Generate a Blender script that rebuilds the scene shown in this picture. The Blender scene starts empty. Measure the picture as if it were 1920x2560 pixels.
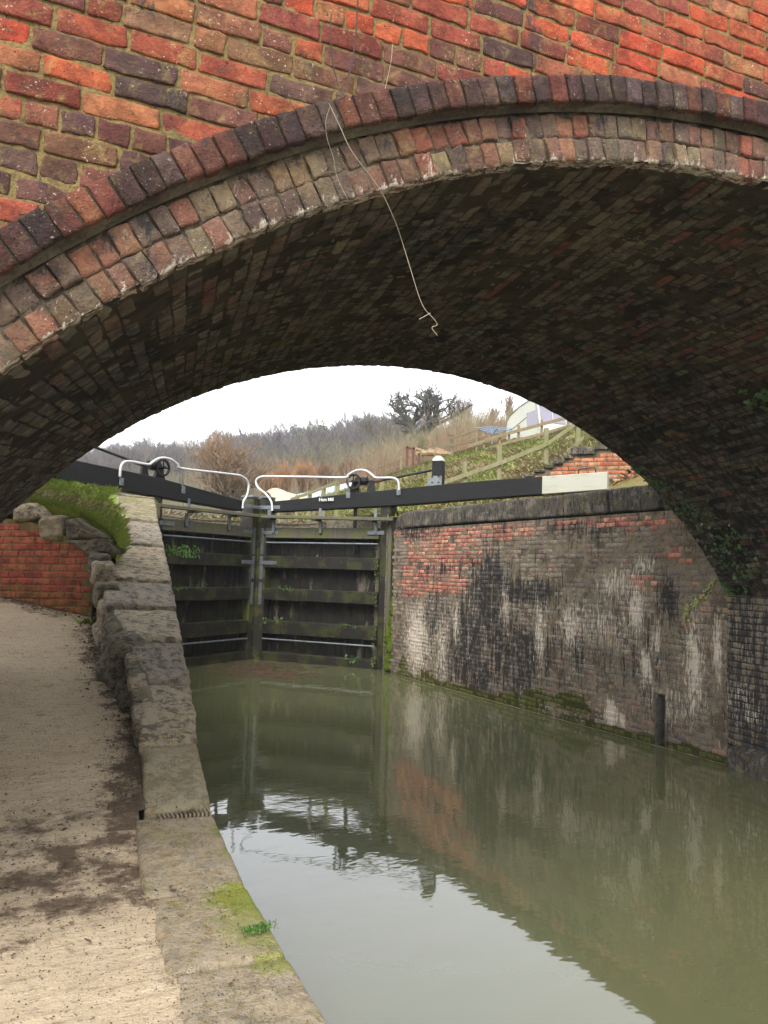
import bpy, math, random
import numpy as np
from mathutils import Matrix, Vector
rng = np.random.default_rng(7); random.seed(7)
sc = bpy.context.scene
C = sc.collection
PI = math.pi
# ---------------------------------------------------------------- camera
R_ = np.array([0.8832892723, -0.4678737135, 0.0299040070])
U_ = np.array([-0.0628933292, -0.0550439663, 0.9965011746])
F_ = np.array([0.4645906699, 0.8820795599, 0.0780458804])
cam = bpy.data.objects.new('camera', bpy.data.cameras.new('camera')); C.objects.link(cam)
m = Matrix.Identity(4)
for i in range(3):
    m[i][0] = R_[i]; m[i][1] = U_[i]; m[i][2] = -F_[i]
cam.matrix_world = m
cam.data.sensor_fit = 'VERTICAL'; cam.data.sensor_height = 34.6; cam.data.sensor_width = 25.95
cam.data.lens = 34.6*1923/2560
cam.data.clip_start = 0.05; cam.data.clip_end = 2000
sc.camera = cam
# ---------------------------------------------------------------- light
SUN_EL, SUN_AZ = math.radians(50), math.radians(222)     # azimuth clockwise from +Y
w = bpy.data.worlds.new('World'); sc.world = w; w.use_nodes = True
nt = w.node_tree; nt.nodes.clear()
sky = nt.nodes.new('ShaderNodeTexSky'); sky.sky_type = 'NISHITA'; sky.sun_disc = False
sky.sun_elevation = SUN_EL; sky.sun_rotation = SUN_AZ; sky.air_density = 1.0; sky.dust_density = 2.0; sky.ozone_density = 1.0
hs = nt.nodes.new('ShaderNodeHueSaturation'); hs.inputs['Saturation'].default_value = 0.13
nt.links.new(sky.outputs[0], hs.inputs['Color'])
bg = nt.nodes.new('ShaderNodeBackground'); bg.inputs['Strength'].default_value = 0.15
nt.links.new(hs.outputs[0], bg.inputs['Color'])
wo = nt.nodes.new('ShaderNodeOutputWorld'); nt.links.new(bg.outputs[0], wo.inputs['Surface'])
sl = bpy.data.lights.new('sun', 'SUN'); sl.energy = 0.7; sl.angle = math.radians(30); sl.color = (1, .96, .9)
so = bpy.data.objects.new('sun', sl); C.objects.link(so)
sd = Vector((math.sin(SUN_AZ)*math.cos(SUN_EL), math.cos(SUN_AZ)*math.cos(SUN_EL), math.sin(SUN_EL)))
so.rotation_euler = sd.to_track_quat('Z', 'Y').to_euler()
sc.view_settings.view_transform = 'Standard'; sc.view_settings.look = 'None'
sc.view_settings.exposure = 1.95; sc.view_settings.gamma = 1
sc.cycles.max_bounces = 8; sc.cycles.diffuse_bounces = 5
# ---------------------------------------------------------------- measuring helpers
K = 1920/1659; FPX = 1923/K
def ray(px, py):
    return (px-829.5)/FPX*R_ - (py-1106)/FPX*U_ + F_
def at(px, py, d): return ray(px, py)*d
def onplane(px, py, P0, n):
    r = ray(px, py); return r*(np.dot(P0, n)/np.dot(r, n))
def onZ(px, py, z): r = ray(px, py); return r*(z/r[2])
AL = 0.4847781861575693-math.radians(20.5)
BX = np.array([math.cos(AL), -math.sin(AL), 0]); BY = np.array([math.sin(AL), math.cos(AL), 0])
def fb(x, y, z):
    x = np.asarray(x, float); y = np.asarray(y, float); z = np.asarray(z, float)
    x, y, z = np.broadcast_arrays(x, y, z)
    return x[..., None]*BX + y[..., None]*BY + z[..., None]*np.array([0, 0, 1.])
# ---------------------------------------------------------------- noise
def _h(i, j, k, s):
    n = (i*374761393 + j*668265263 + k*2147483647*3 + s*974634777) & 0xffffffff
    n = ((n ^ (n >> 13))*1274126177) & 0xffffffff
    return ((n ^ (n >> 16)) & 0xffff)/65535.0
def vnoise(P, s=0):
    P = np.asarray(P, float); i = np.floor(P).astype(np.int64); f = P-i; f = f*f*(3-2*f)
    r = 0
    for a in (0, 1):
        for b in (0, 1):
            for c in (0, 1):
                wt = (f[..., 0] if a else 1-f[..., 0])*(f[..., 1] if b else 1-f[..., 1])*(f[..., 2] if c else 1-f[..., 2])
                r = r + wt*_h(i[..., 0]+a, i[..., 1]+b, i[..., 2]+c, s)
    return r*2-1
def fbm(P, sc_=1.0, o=3, s=0):
    P = np.asarray(P, float)*sc_; r = 0; a = 1.; t = 0
    for k in range(o):
        r = r + a*vnoise(P, s+k*17); t += a; a *= .5; P = P*2.03
    return r/t
def sstep(a, b, x):
    t = np.clip((np.asarray(x, float)-a)/(b-a), 0, 1); return t*t*(3-2*t)
# ---------------------------------------------------------------- object helpers
def props(o, label=None, cat=None, group=None, kind=None):
    if label: o['label'] = label
    if cat: o['category'] = cat
    if group: o['group'] = group
    if kind: o['kind'] = kind
    return o
THINGS = []
def thing(name, label, cat, group=None):
    o = bpy.data.objects.new(name, None); o.empty_display_size = .1; C.objects.link(o)
    props(o, label, cat, group); THINGS.append(o); return o
def mesh(name, V, F, mat, parent=None, smooth=False, attrs=None, mats=None, midx=None):
    V = np.asarray(V, float).reshape(-1, 3)
    me = bpy.data.meshes.new(name)
    if isinstance(F, np.ndarray):
        n, k = F.shape
        me.vertices.add(len(V)); me.vertices.foreach_set('co', V.ravel())
        me.loops.add(n*k); me.loops.foreach_set('vertex_index', F.ravel().astype(np.int32))
        me.polygons.add(n); me.polygons.foreach_set('loop_start', np.arange(0, n*k, k, dtype=np.int32))
        me.polygons.foreach_set('loop_total', np.full(n, k, np.int32))
        me.update(calc_edges=True); me.validate()
    else:
        me.from_pydata([tuple(v) for v in V], [], [tuple(int(i) for i in f) for f in F]); me.update()
    for mm in (mats or [mat]): me.materials.append(mm)
    if midx is not None: me.polygons.foreach_set('material_index', np.asarray(midx, np.int32))
    if smooth: me.polygons.foreach_set('use_smooth', np.ones(len(me.polygons), bool))
    if attrs:
        for nm, A in attrs.items():
            A = np.asarray(A, float)
            if A.ndim == 1: A = np.repeat(A[:, None], 3, 1)
            at_ = me.color_attributes.new(nm, 'FLOAT_COLOR', 'POINT')
            at_.data.foreach_set('color', np.c_[A, np.ones(len(A))].astype(np.float32).ravel())
    o = bpy.data.objects.new(name, me); C.objects.link(o)
    if parent: o.parent = parent
    return o
class MB:
    """collects pieces of ONE mesh"""
    def __init__(s): s.V = []; s.F = []; s.n = 0; s.mi = []
    def add(s, V, F, mi=0):
        V = np.asarray(V, float).reshape(-1, 3); s.V.append(V)
        for f in F: s.F.append([int(i)+s.n for i in f]); s.mi.append(mi)
        s.n += len(V); return s
    def box(s, o, ax, ay, az, bev=0.0, mi=0):
        """o corner, three edge vectors; chamfered if bev"""
        o, ax, ay, az = [np.asarray(q, float) for q in (o, ax, ay, az)]
        if bev <= 0:
            P = [o+a*ax+b*ay+c*az for c in (0, 1) for b in (0, 1) for a in (0, 1)]
            return s.add(P, [(0, 2, 3, 1), (4, 5, 7, 6), (0, 1, 5, 4), (2, 6, 7, 3), (0, 4, 6, 2), (1, 3, 7, 5)], mi)
        L = [np.linalg.norm(q) for q in (ax, ay, az)]; t = [min(bev/l, .45) for l in L]
        P = []; idx = {}
        for c in (0, 1):
            for b in (0, 1):
                for a in (0, 1):
                    for k in range(3):
                        q = [a, b, c]; q2 = [(tt if v == 0 else 1-tt) for v, tt in zip(q, t)]; q2[k] = q[k]
                        idx[(a, b, c, k)] = len(P); P.append(o+q2[0]*ax+q2[1]*ay+q2[2]*az)
        F = []
        for k in range(3):
            u, v = [i for i in range(3) if i != k]
            for e in (0, 1):
                f = []
                for (p, q) in ((0, 0), (1, 0), (1, 1), (0, 1)):
                    c = [0, 0, 0]; c[k] = e; c[u] = p; c[v] = q; f.append(idx[(*c, k)])
                F.append(f)
        for k in range(3):
            u, v = [i for i in range(3) if i != k]
            for p in (0, 1):
                for q in (0, 1):
                    c0 = [0, 0, 0]; c0[u] = p; c0[v] = q; c1 = list(c0); c1[k] = 1
                    F.append([idx[(*c0, u)], idx[(*c0, v)], idx[(*c1, v)], idx[(*c1, u)]])
        for c in [(a, b, d) for a in (0, 1) for b in (0, 1) for d in (0, 1)]:
            F.append([idx[(*c, 0)], idx[(*c, 1)], idx[(*c, 2)]])
        return s.add(P, F, mi)
    def tube(s, pts, r, n=8, cap=True, mi=0):
        pts = np.asarray(pts, float); r = np.broadcast_to(r, len(pts)); V = []; F = []
        T = np.gradient(pts, axis=0); T /= np.maximum(np.linalg.norm(T, axis=1)[:, None], 1e-9)
        a = np.array([0, 0, 1.]) if abs(T[0][2]) < .9 else np.array([1., 0, 0])
        for i, (p, t) in enumerate(zip(pts, T)):
            u = np.cross(t, a); u /= np.linalg.norm(u); v = np.cross(t, u); a = np.cross(u, t) if i else a
            for k in range(n):
                V.append(p+r[i]*(math.cos(2*PI*k/n)*u+math.sin(2*PI*k/n)*v))
        for i in range(len(pts)-1):
            for k in range(n): F.append((i*n+k, i*n+(k+1) % n, (i+1)*n+(k+1) % n, (i+1)*n+k))
        if cap: F.append(range(n)); F.append(range((len(pts)-1)*n, len(pts)*n))
        return s.add(V, F, mi)
    def disc_ring(s, c, n_, ro, ri, th, seg=40, teeth=0, mi=0):
        """annulus (optionally toothed) centred c with axis n_"""
        c = np.asarray(c, float); n_ = np.asarray(n_, float)/np.linalg.norm(n_)
        u = np.cross(n_, [0, 0, 1.]); u /= np.linalg.norm(u); v = np.cross(n_, u); V = []; F = []
        for k in range(seg):
            a = 2*PI*k/seg; d = math.cos(a)*u+math.sin(a)*v
            o_ = ro*(1.0 if not teeth or k % 2 else 1.09)
            for rr, h in ((o_, th/2), (o_, -th/2), (ri, -th/2), (ri, th/2)): V.append(c+d*rr+n_*h)
        for k in range(seg):
            a, b = k*4, ((k+1) % seg)*4
            for j in range(4): F.append((a+j, a+(j+1) % 4, b+(j+1) % 4, b+j))
        return s.add(V, F, mi)
    def build(s, name, mat, parent=None, smooth=False, mats=None):
        return mesh(name, np.concatenate(s.V), s.F, mat, parent, smooth, mats=mats, midx=s.mi if mats else None)
def grid_faces(nu, nv):
    i = np.arange(nu-1)[:, None]*nv+np.arange(nv-1)[None]; i = i.ravel()
    return np.c_[i, i+nv, i+nv+1, i+1]
def smooth_path(P, n=6):
    P = np.asarray(P, float); out = []
    Q = np.vstack([2*P[0]-P[1], P, 2*P[-1]-P[-2]])
    for i in range(1, len(Q)-2):
        for t in np.linspace(0, 1, n, endpoint=False):
            a, b, c, d = Q[i-1], Q[i], Q[i+1], Q[i+2]
            out.append(.5*((2*b)+(-a+c)*t+(2*a-5*b+4*c-d)*t*t+(-a+3*b-3*c+d)*t**3))
    out.append(P[-1]); return np.array(out)
# ---------------------------------------------------------------- materials
class NT:
    def __init__(s, name, rough=.9, spec=.3):
        s.m = bpy.data.materials.new(name); s.m.use_nodes = True; s.t = s.m.node_tree; s.t.nodes.clear()
        s.b = s.n('ShaderNodeBsdfPrincipled'); o = s.n('ShaderNodeOutputMaterial'); s.l(s.b.outputs[0], o.inputs[0])
        s.out = o
        s.b.inputs['Roughness'].default_value = rough; s.b.inputs['Specular IOR Level'].default_value = spec
        s._pos = None
    def n(s, t): return s.t.nodes.new(t)
    def l(s, a, b): s.t.links.new(a, b)
    def put(s, sock, v):
        if isinstance(v, bpy.types.NodeSocket): s.l(v, sock)
        elif isinstance(v, (tuple, list)) and len(v) == 3 and len(sock.default_value) == 4: sock.default_value = (*v, 1)
        else: sock.default_value = v
    def pos(s, scale=(1, 1, 1)):
        if s._pos is None: s._pos = s.n('ShaderNodeNewGeometry').outputs['Position']
        if scale == (1, 1, 1): return s._pos
        mp = s.n('ShaderNodeVectorMath'); mp.operation = 'MULTIPLY'; s.l(s._pos, mp.inputs[0]); mp.inputs[1].default_value = scale
        return mp.outputs[0]
    def noise(s, scale, detail=4, rough=.6, st=(1, 1, 1), dist=0):
        t = s.n('ShaderNodeTexNoise'); s.l(s.pos(st), t.inputs['Vector']); t.inputs['Scale'].default_value = scale
        t.inputs['Detail'].default_value = detail; t.inputs['Roughness'].default_value = rough; t.inputs['Distortion'].default_value = dist
        g = s.n('ShaderNodeMath'); g.operation = 'MULTIPLY_ADD'; g.use_clamp = True; s.l(t.outputs['Fac'], g.inputs[0]); g.inputs[1].default_value = 1.75; g.inputs[2].default_value = -.375
        return g.outputs[0]
    def ramp(s, f, a, b, lo=0., hi=1.):
        t = s.n('ShaderNodeMapRange'); t.interpolation_type = 'SMOOTHSTEP'; s.l(f, t.inputs[0])
        t.inputs[1].default_value = a; t.inputs[2].default_value = b; t.inputs[3].default_value = lo; t.inputs[4].default_value = hi
        return t.outputs[0]
    def mix(s, f, a, b, mode='MIX'):
        t = s.n('ShaderNodeMix'); t.data_type = 'RGBA'; t.blend_type = mode
        s.put(t.inputs[0], f); s.put(t.inputs[6], a); s.put(t.inputs[7], b); return t.outputs[2]
    def math(s, op, a, b=0.):
        t = s.n('ShaderNodeMath'); t.operation = op; s.put(t.inputs[0], a); s.put(t.inputs[1], b); return t.outputs[0]
    def attr(s, nm):
        t = s.n('ShaderNodeAttribute'); t.attribute_name = nm; return t.outputs['Color']
    def sep(s, c):
        t = s.n('ShaderNodeSeparateColor'); s.l(c, t.inputs[0]); return t.outputs
    def bump(s, h, dist, strength=1., prev=None):
        t = s.n('ShaderNodeBump'); s.l(h, t.inputs['Height']); t.inputs['Distance'].default_value = dist; t.inputs['Strength'].default_value = strength
        if prev is not None: s.l(prev, t.inputs['Normal'])
        return t.outputs[0]
    def done(s, col, normal=None, rough=None):
        s.put(s.b.inputs['Base Color'], col)
        if normal is not None: s.l(normal, s.b.inputs['Normal'])
        if rough is not None: s.put(s.b.inputs['Roughness'], rough)
        return s.m
    def upness(s):
        g = s.n('ShaderNodeNewGeometry'); x = s.n('ShaderNodeSeparateXYZ'); s.l(g.outputs['Normal'], x.inputs[0]); return x.outputs[2]
def srgb(r, g, b):
    f = lambda c: ((c/255+.055)/1.055)**2.4 if c > 10 else c/255/12.92
    return (f(r), f(g), f(b))
def m_brick(name, speck=.5, lich=.25, soot=.2, bump=1., rough=.88, spec=.25, bright=1.0, film=0.):
    """weathered brick: base from the per brick attribute, worn by noise"""
    t = NT(name, rough, spec); c = t.attr('bc'); st = t.sep(t.attr('st'))
    if bright != 1: c = t.mix(1., c, (bright,)*3, 'MULTIPLY')
    n1 = t.noise(9, 5, .65); n2 = t.noise(34, 4, .7); n3 = t.noise(120, 3, .7)
    c = t.mix(t.ramp(n1, .35, .7), c, t.mix(1., c, (.62, .58, .55), 'MULTIPLY'))
    c = t.mix(t.ramp(n2, .45, .72, 0, .55), c, t.mix(1., c, (1.45, 1.5, 1.45), 'MULTIPLY'))
    c = t.mix(t.math('MULTIPLY', t.ramp(t.noise(13, 5, .75, dist=.6), .5, .9), lich), c, srgb(150, 135, 80))
    c = t.mix(t.math('MULTIPLY', t.ramp(t.noise(6, 5, .7), .5, .72), soot), c, srgb(45, 40, 38))
    if film:
        sb = t.sep(t.attr('bc')); red = t.ramp(t.math('SUBTRACT', sb[0], sb[2]), .12, .26, 1., .25 if name == 'ring_brick' else .12)
        fm = t.mix(t.noise(26, 6, .8, (1, 1.6, .5), .2), srgb(84, 79, 72), srgb(166, 156, 138)); fm = t.mix(t.ramp(t.noise(60, 4, .8), .52, .68, 0, .5), fm, srgb(182, 170, 150)); fm = t.mix(t.ramp(t.noise(.8, 4, .7), .4, .6), t.mix(1., fm, (.6, .6, .62), 'MULTIPLY'), fm)
        c = t.mix(t.math('MULTIPLY', t.math('MULTIPLY', red, film), t.ramp(t.noise(1.7, 5, .7, (1, 1.3, .7)), .3, .6, .45, 1)), c, fm)
    # stains of their own shape: R soot black, G lime white, B moss
    vs = t.noise(2.6, 7, .8, (2.6, 5.5, .7), .35); v2 = t.noise(17, 5, .8, (1, 2.6, .4), .2)
    k = t.math('ADD', t.math('MULTIPLY', st[0], .8), t.math('MULTIPLY', t.math('SUBTRACT', vs, .5), 1.7))
    k = t.math('ADD', k, t.math('MULTIPLY', t.math('SUBTRACT', n1, .5), .6))
    c = t.mix(t.ramp(k, .25, .5, 0, .92), c, srgb(50, 49, 50))
    k = t.math('ADD', st[1], t.math('MULTIPLY', t.math('SUBTRACT', v2, .5), 1.3))
    c = t.mix(t.ramp(k, .42, .8, 0, .9), c, srgb(200, 188, 170))
    k = t.math('ADD', st[2], t.math('MULTIPLY', t.math('SUBTRACT', n1, .5), .9))
    c = t.mix(t.ramp(k, .42, .7, 0, .92), c, t.mix(n2, srgb(42, 42, 18), srgb(92, 98, 30)))
    sp = t.ramp(t.noise(95, 3, .6), .72, .84); big = t.ramp(t.noise(5, 3, .6), .4, .75)
    c = t.mix(t.math('MULTIPLY', t.math('MULTIPLY', sp, big), speck), c, srgb(186, 176, 160))
    pit = t.ramp(t.noise(70, 2, .5), .08, .17)
    c = t.mix(t.math('SUBTRACT', 1., pit), c, t.mix(1., c, (.3, .3, .3), 'MULTIPLY'))
    h = t.math('ADD', t.math('MULTIPLY', n2, 1.), t.math('MULTIPLY', n3, .45)); h = t.math('ADD', h, t.math('MULTIPLY', pit, .6))
    return t.done(c, t.bump(h, .006*bump, .8))
def m_stain_mortar(name, a, b, dark=.4):
    t = NT(name, .95, .1); n1 = t.noise(7, 5, .65); n2 = t.noise(55, 4, .7); st = t.sep(t.attr('st'))
    c = t.mix(n1, a, b); c = t.mix(t.ramp(n2, .4, .75, 0, .6), c, srgb(70, 62, 48))
    c = t.mix(t.math('MULTIPLY', t.ramp(t.noise(3, 4, .6), .45, .7), dark), c, srgb(38, 34, 30))
    vs = t.noise(2.6, 7, .8, (2.6, 5.5, .7), .35)
    v2 = t.noise(17, 5, .8, (1, 2.6, .4), .2); k = t.math('ADD', t.math('MULTIPLY', st[0], .8), t.math('MULTIPLY', t.math('SUBTRACT', vs, .5), 1.7))
    c = t.mix(t.ramp(k, .25, .5, 0, .92), c, srgb(38, 37, 36))
    k = t.math('ADD', st[1], t.math('MULTIPLY', t.math('SUBTRACT', v2, .5), 1.3)); c = t.mix(t.ramp(k, .42, .8, 0, .9), c, srgb(200, 188, 170))
    k = t.math('ADD', st[2], t.math('MULTIPLY', t.math('SUBTRACT', n1, .5), .9))
    c = t.mix(t.ramp(k, .42, .7, 0, .92), c, srgb(50, 52, 20))
    return t.done(c, t.bump(t.math('ADD', n2, t.math('MULTIPLY', t.noise(180, 2), .4)), .006, .9))
def m_stone(name, a, b, dark, moss=.0, strata=(1, 1, 1), white=.4, bump=1., darkamt=.75, scale=1., spots=()):
    t = NT(name, .9, .25)
    n1 = t.noise(2.2*scale, 6, .65); n2 = t.noise(11*scale, 6, .75, strata, .3); n3 = t.noise(60*scale, 4, .75, strata); n4 = t.noise(4.5*scale, 6, .8)
    c = t.mix(n1, a, b)
    c = t.mix(t.ramp(n2, .46, .64, 0, darkamt), c, dark)
    c = t.mix(t.math('MULTIPLY', t.ramp(n4, .53, .66), white), c, srgb(188, 178, 160))
    c = t.mix(t.ramp(n3, .5, .75, 0, .5), c, t.mix(1., c, (.45, .43, .4), 'MULTIPLY'))
    c = t.mix(t.ramp(t.noise(17, 3, .6), .66, .72, 0, .5), c, srgb(150, 120, 60))
    for (x_, y_, r_, a_) in spots:
        dn = t.n('ShaderNodeVectorMath'); dn.operation = 'DISTANCE'; t.l(t.pos(), dn.inputs[0]); dn.inputs[1].default_value = (x_, y_, -1.5)
        k = t.math('ADD', t.ramp(dn.outputs['Value'], r_*.2, r_*1.2, 1, 0), t.math('MULTIPLY', t.math('SUBTRACT', t.noise(26, 6, .8), .5), 1.6))
        c = t.mix(t.ramp(k, .5, .8, 0, a_), c, t.mix(n3, srgb(104, 118, 22), srgb(150, 158, 48)))
    if moss:
        k = t.math('MULTIPLY', t.ramp(t.noise(3.1, 5, .65, dist=.4), .52, .64), moss)
        c = t.mix(k, c, t.mix(n3, srgb(88, 92, 24), srgb(140, 150, 45)))
    n5 = t.noise(150*scale, 4, .8); c = t.mix(t.ramp(n5, .45, .75, 0, .35), c, t.mix(1., c, (.5, .48, .45), 'MULTIPLY')); crk = t.ramp(t.noise(2.6, 5, .7, (1, 1, 1), .2), .485, .5, 0, 1); crk = t.math('MULTIPLY', crk, t.ramp(t.noise(2.6, 5, .7, (1, 1, 1), .2), .5, .515, 1, 0)); c = t.mix(t.math('MULTIPLY', crk, .3), c, srgb(40, 36, 32))
    h = t.math('ADD', t.math('MULTIPLY', n2, 1.6), n3); h = t.math('ADD', h, n4); h = t.math('ADD', h, t.math('MULTIPLY', n5, .5)); h = t.math('SUBTRACT', h, t.math('MULTIPLY', crk, .5))
    return t.done(c, t.bump(h, .016*bump, 1.))
def m_wood(name, a, b, green=0., wet=False, rot=False, st=(1, 1, 1)):
    t = NT(name, .75 if not wet else .55, .3)
    g = t.noise(14, 5, .7, (1, 1, .06)); g2 = t.noise(60, 4, .7, st); n = t.noise(2.5, 5, .7)
    c = t.mix(g, a, b); c = t.mix(t.ramp(g2, .45, .8, 0, .6), c, t.mix(1., c, (.4, .4, .38), 'MULTIPLY'))
    if rot:
        k = t.math('MULTIPLY', t.ramp(t.noise(5.5, 5, .6, (1, 1, .28)), .6, .76), t.ramp(t.noise(1.3, 2, .5), .4, .6))
        c = t.mix(k, c, t.mix(g2, srgb(66, 60, 56), srgb(116, 106, 96)))
    if green:
        c = t.mix(t.math('MULTIPLY', t.ramp(n, .47, .66), green), c, t.mix(g2, srgb(48, 54, 16), srgb(120, 128, 50)))
    return t.done(c, t.bump(t.math('ADD', g, t.math('MULTIPLY', g2, .6)), .004, .7))
def m_plain(name, col, rough=.5, metal=0., var=.15, bump=.0006, dirt=None, dirtamt=.4, spec=.4, sc_=8):
    t = NT(name, rough, spec); n = t.noise(sc_, 5, .65); n2 = t.noise(70, 3, .6)
    c = t.mix(t.ramp(n, .3, .75, 0, 1), col, tuple(x*(1-var) for x in col))
    if dirt: c = t.mix(t.math('MULTIPLY', t.ramp(t.noise(sc_*.6, 6, .7), .5, .68), dirtamt), c, dirt)
    t.b.inputs['Metallic'].default_value = metal
    return t.done(c, t.bump(n2, bump*4, .5) if bump else None)
M = {}
M['spandrel'] = m_brick('spandrel_brick', .8, .45, .38, 1.3)
M['ring'] = m_brick('ring_brick', .8, .35, .45, 2.2, film=.22)
M['hood'] = m_brick('hood_brick', .55, .2, .6, 2., .88, .15)
M['soffit'] = m_brick('soffit_brick', .12, .25, .45, 1.6)
M['canalwall'] = m_brick('canal_wall_brick', .45, .12, .3, 1.8, film=.72)
M['redwall'] = m_brick('red_wall_brick', .1, .2, .4, 1.2)
M['wingbrick'] = m_brick('wing_wall_brick', .4, .2, .1, 1.)
M['mortar_tan'] = m_stain_mortar('tan_mortar', srgb(136, 118, 76), srgb(106, 92, 60), .2)
M['mortar_grey'] = m_stain_mortar('grey_mortar', srgb(112, 104, 88), srgb(66, 60, 50), .6)
M['mortar_dark'] = m_stain_mortar('dark_mortar', srgb(78, 72, 60), srgb(52, 48, 40), .6)
M['mortar_wall'] = m_stain_mortar('wall_mortar', srgb(146, 132, 110), srgb(94, 86, 74), .5)
M['slab'] = m_stone('sandstone_coping', srgb(206, 190, 160), srgb(178, 162, 134), srgb(88, 80, 78), .0, (1, 1.4, 1.4), .6, 1., .78)
M['slab_dark'] = m_stone('grey_sandstone_coping', srgb(184, 172, 150), srgb(150, 140, 124), srgb(84, 78, 78), .0, (1.3, 1, 1.4), .55, 1.1, .8)
M['slab_moss'] = m_stone('mossy_sandstone', srgb(190, 176, 146), srgb(160, 148, 122), srgb(80, 74, 68), .6, (1, 1.6, 1.6), .3, 1.1, .7)
M['block'] = m_stone('pale_block_stone', srgb(184, 170, 140), srgb(158, 146, 118), srgb(98, 90, 74), .1, (1, 1, 1), .25, .8, .45)
M['edge'] = m_stone('bank_edge_stone', srgb(186, 168, 138), srgb(154, 142, 120), srgb(96, 88, 72), .2, (1, 1, 1), .25, .7, .4, spots=[(1.2, 3.5, .3, .85), (1.3, 4.25, .14, .8), (1.12, 2.9, .16, .6), (1.16, 3.2, .3, .5), (1.28, 4.0, .12, .6)])
M['darkstone'] = m_stone('sooty_coping_stone', srgb(112, 106, 98), srgb(84, 80, 76), srgb(46, 44, 44), .12, (1, 3, .5), .35, 1., .85)
M['mossrock'] = m_stone('mossy_recess', srgb(70, 66, 44), srgb(52, 50, 34), srgb(30, 30, 22), 1., (1, 1, .5), .1, 1.6, .7)
M['rock'] = m_stone('weathered_rock', srgb(170, 158, 132), srgb(124, 116, 102), srgb(64, 60, 58), .12, (1, 1, 2), .25, 1.8, .8)
M['gate_post'] = m_wood('wet_post_timber', srgb(58, 54, 47), srgb(30, 28, 24), .45, True)
M['gate_dark'] = m_wood('wet_dark_timber', srgb(40, 36, 30), srgb(20, 18, 16), .2, True, False)
M['gate_plank'] = m_wood('gate_planks', srgb(38, 35, 31), srgb(18, 17, 15), .12, True, True)
M['gate_grey'] = m_wood('weathered_oak', srgb(104, 98, 86), srgb(72, 68, 58), .55)
M['post_wood'] = m_wood('fence_timber', srgb(138, 132, 100), srgb(100, 96, 70), .35)
M['rail_wood'] = m_wood('old_fence_rail', srgb(132, 118, 88), srgb(98, 88, 66), .35)
M['black'] = m_plain('black_beam_paint', srgb(20, 21, 23), .55, 0, .4, .002, srgb(46, 46, 40), .35)
M['white'] = m_plain('white_beam_paint', srgb(184, 184, 170), .6, 0, .06, .001, srgb(170, 172, 110), .55, sc_=3)
def m_paint_wood(name, a, dirt, crack):
    t = NT(name, .65, .3); g = t.noise(3.5, 6, .75, (.5, .5, 9), .2); g2 = t.noise(1.6, 5, .7, (.7, .7, 2)); f = t.noise(70, 3, .7, (.3, .3, 1))
    c = t.mix(t.ramp(g2, .45, .8, 0, .6), a, dirt); c = t.mix(t.ramp(g, .7, .88, 0, .75), c, crack); c = t.mix(t.ramp(f, .6, .95, 0, .3), c, crack)
    return t.done(c, t.bump(t.math('ADD', g, f), .004, .6))
M['white'] = m_paint_wood('white_beam_paint', srgb(168, 168, 156), srgb(140, 140, 94), srgb(96, 92, 74))
M['black'] = m_paint_wood('black_beam_paint', srgb(13, 14, 15), srgb(24, 25, 24), srgb(58, 56, 48))
M['tube'] = m_plain('white_rail_paint', srgb(190, 190, 192), .35, 0, .06, .0, srgb(150, 150, 140), .2)
M['galv'] = m_plain('galvanised_steel', srgb(122, 128, 132), .45, .55, .25, .001, srgb(90, 92, 84), .3)
M['iron'] = m_plain('black_cast_iron', srgb(26, 26, 27), .45, .3, .3, .002, srgb(70, 52, 36), .25)
M['rust'] = m_plain('rusty_iron', srgb(104, 66, 42), .8, .2, .3, .002)
M['sign'] = m_plain('sign_black', srgb(12, 12, 13), .4, 0, .1, 0)
M['letter'] = m_plain('sign_white', srgb(225, 225, 220), .5, 0, .05, 0)
M['niche'] = m_plain('steel_channel', srgb(118, 114, 106), .55, .3, .3, .001, srgb(60, 56, 48), .5)
M['grate'] = m_plain('grate_iron', srgb(150, 136, 112), .8, 0, .3, .001, srgb(70, 60, 46), .6)
M['stem'] = m_plain('dry_stem', srgb(160, 148, 126), .8, 0, .2, 0)
M['twigdark'] = m_plain('dark_twig', srgb(62, 48, 44), .8, 0, .2, 0)
M['bark'] = m_plain('grey_brown_bark', srgb(96, 86, 72), .9, 0, .35, 0)
M['bark_dark'] = m_plain('dark_bark', srgb(70, 66, 56), .9, 0, .3, 0)
M['bark_green'] = m_plain('green_bark', srgb(120, 116, 84), .9, 0, .3, 0)
M['birch'] = m_plain('pale_bark', srgb(134, 122, 114), .9, 0, .2, 0)
M['twig_willow'] = m_plain('willow_twigs', srgb(128, 106, 84), .9, 0, .25, 0)
M['twig_orange'] = m_plain('orange_osier', srgb(154, 112, 76), .9, 0, .25, 0, sc_=.7)
M['twig_red'] = m_plain('reddish_brush', srgb(124, 96, 76), .9, 0, .3, 0, sc_=.5)
M['twig_grey'] = m_plain('grey_brush', srgb(122, 114, 88), .9, 0, .3, 0, sc_=.5)
M['wood_far'] = m_plain('distant_twigs', srgb(88, 78, 74), .95, 0, .35, 0, sc_=.05)
M['wood_far2'] = m_plain('distant_olive_twigs', srgb(104, 98, 80), .95, 0, .3, 0, sc_=.05)
def m_leaf(name, a, b, spec=.4, rough=.5):
    t = NT(name, rough, spec); t.b.inputs['Subsurface Weight'].default_value = 0
    return t.done(t.mix(t.noise(30, 3), a, b))
M['ivy'] = m_leaf('ivy_leaf', srgb(30, 58, 24), srgb(74, 104, 52), .5, .4)
M['fern'] = m_leaf('fern_leaf', srgb(38, 74, 20), srgb(92, 130, 44))
M['grass'] = m_leaf('grass_blade', srgb(140, 178, 66), srgb(214, 222, 130), .1, .8)
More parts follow.
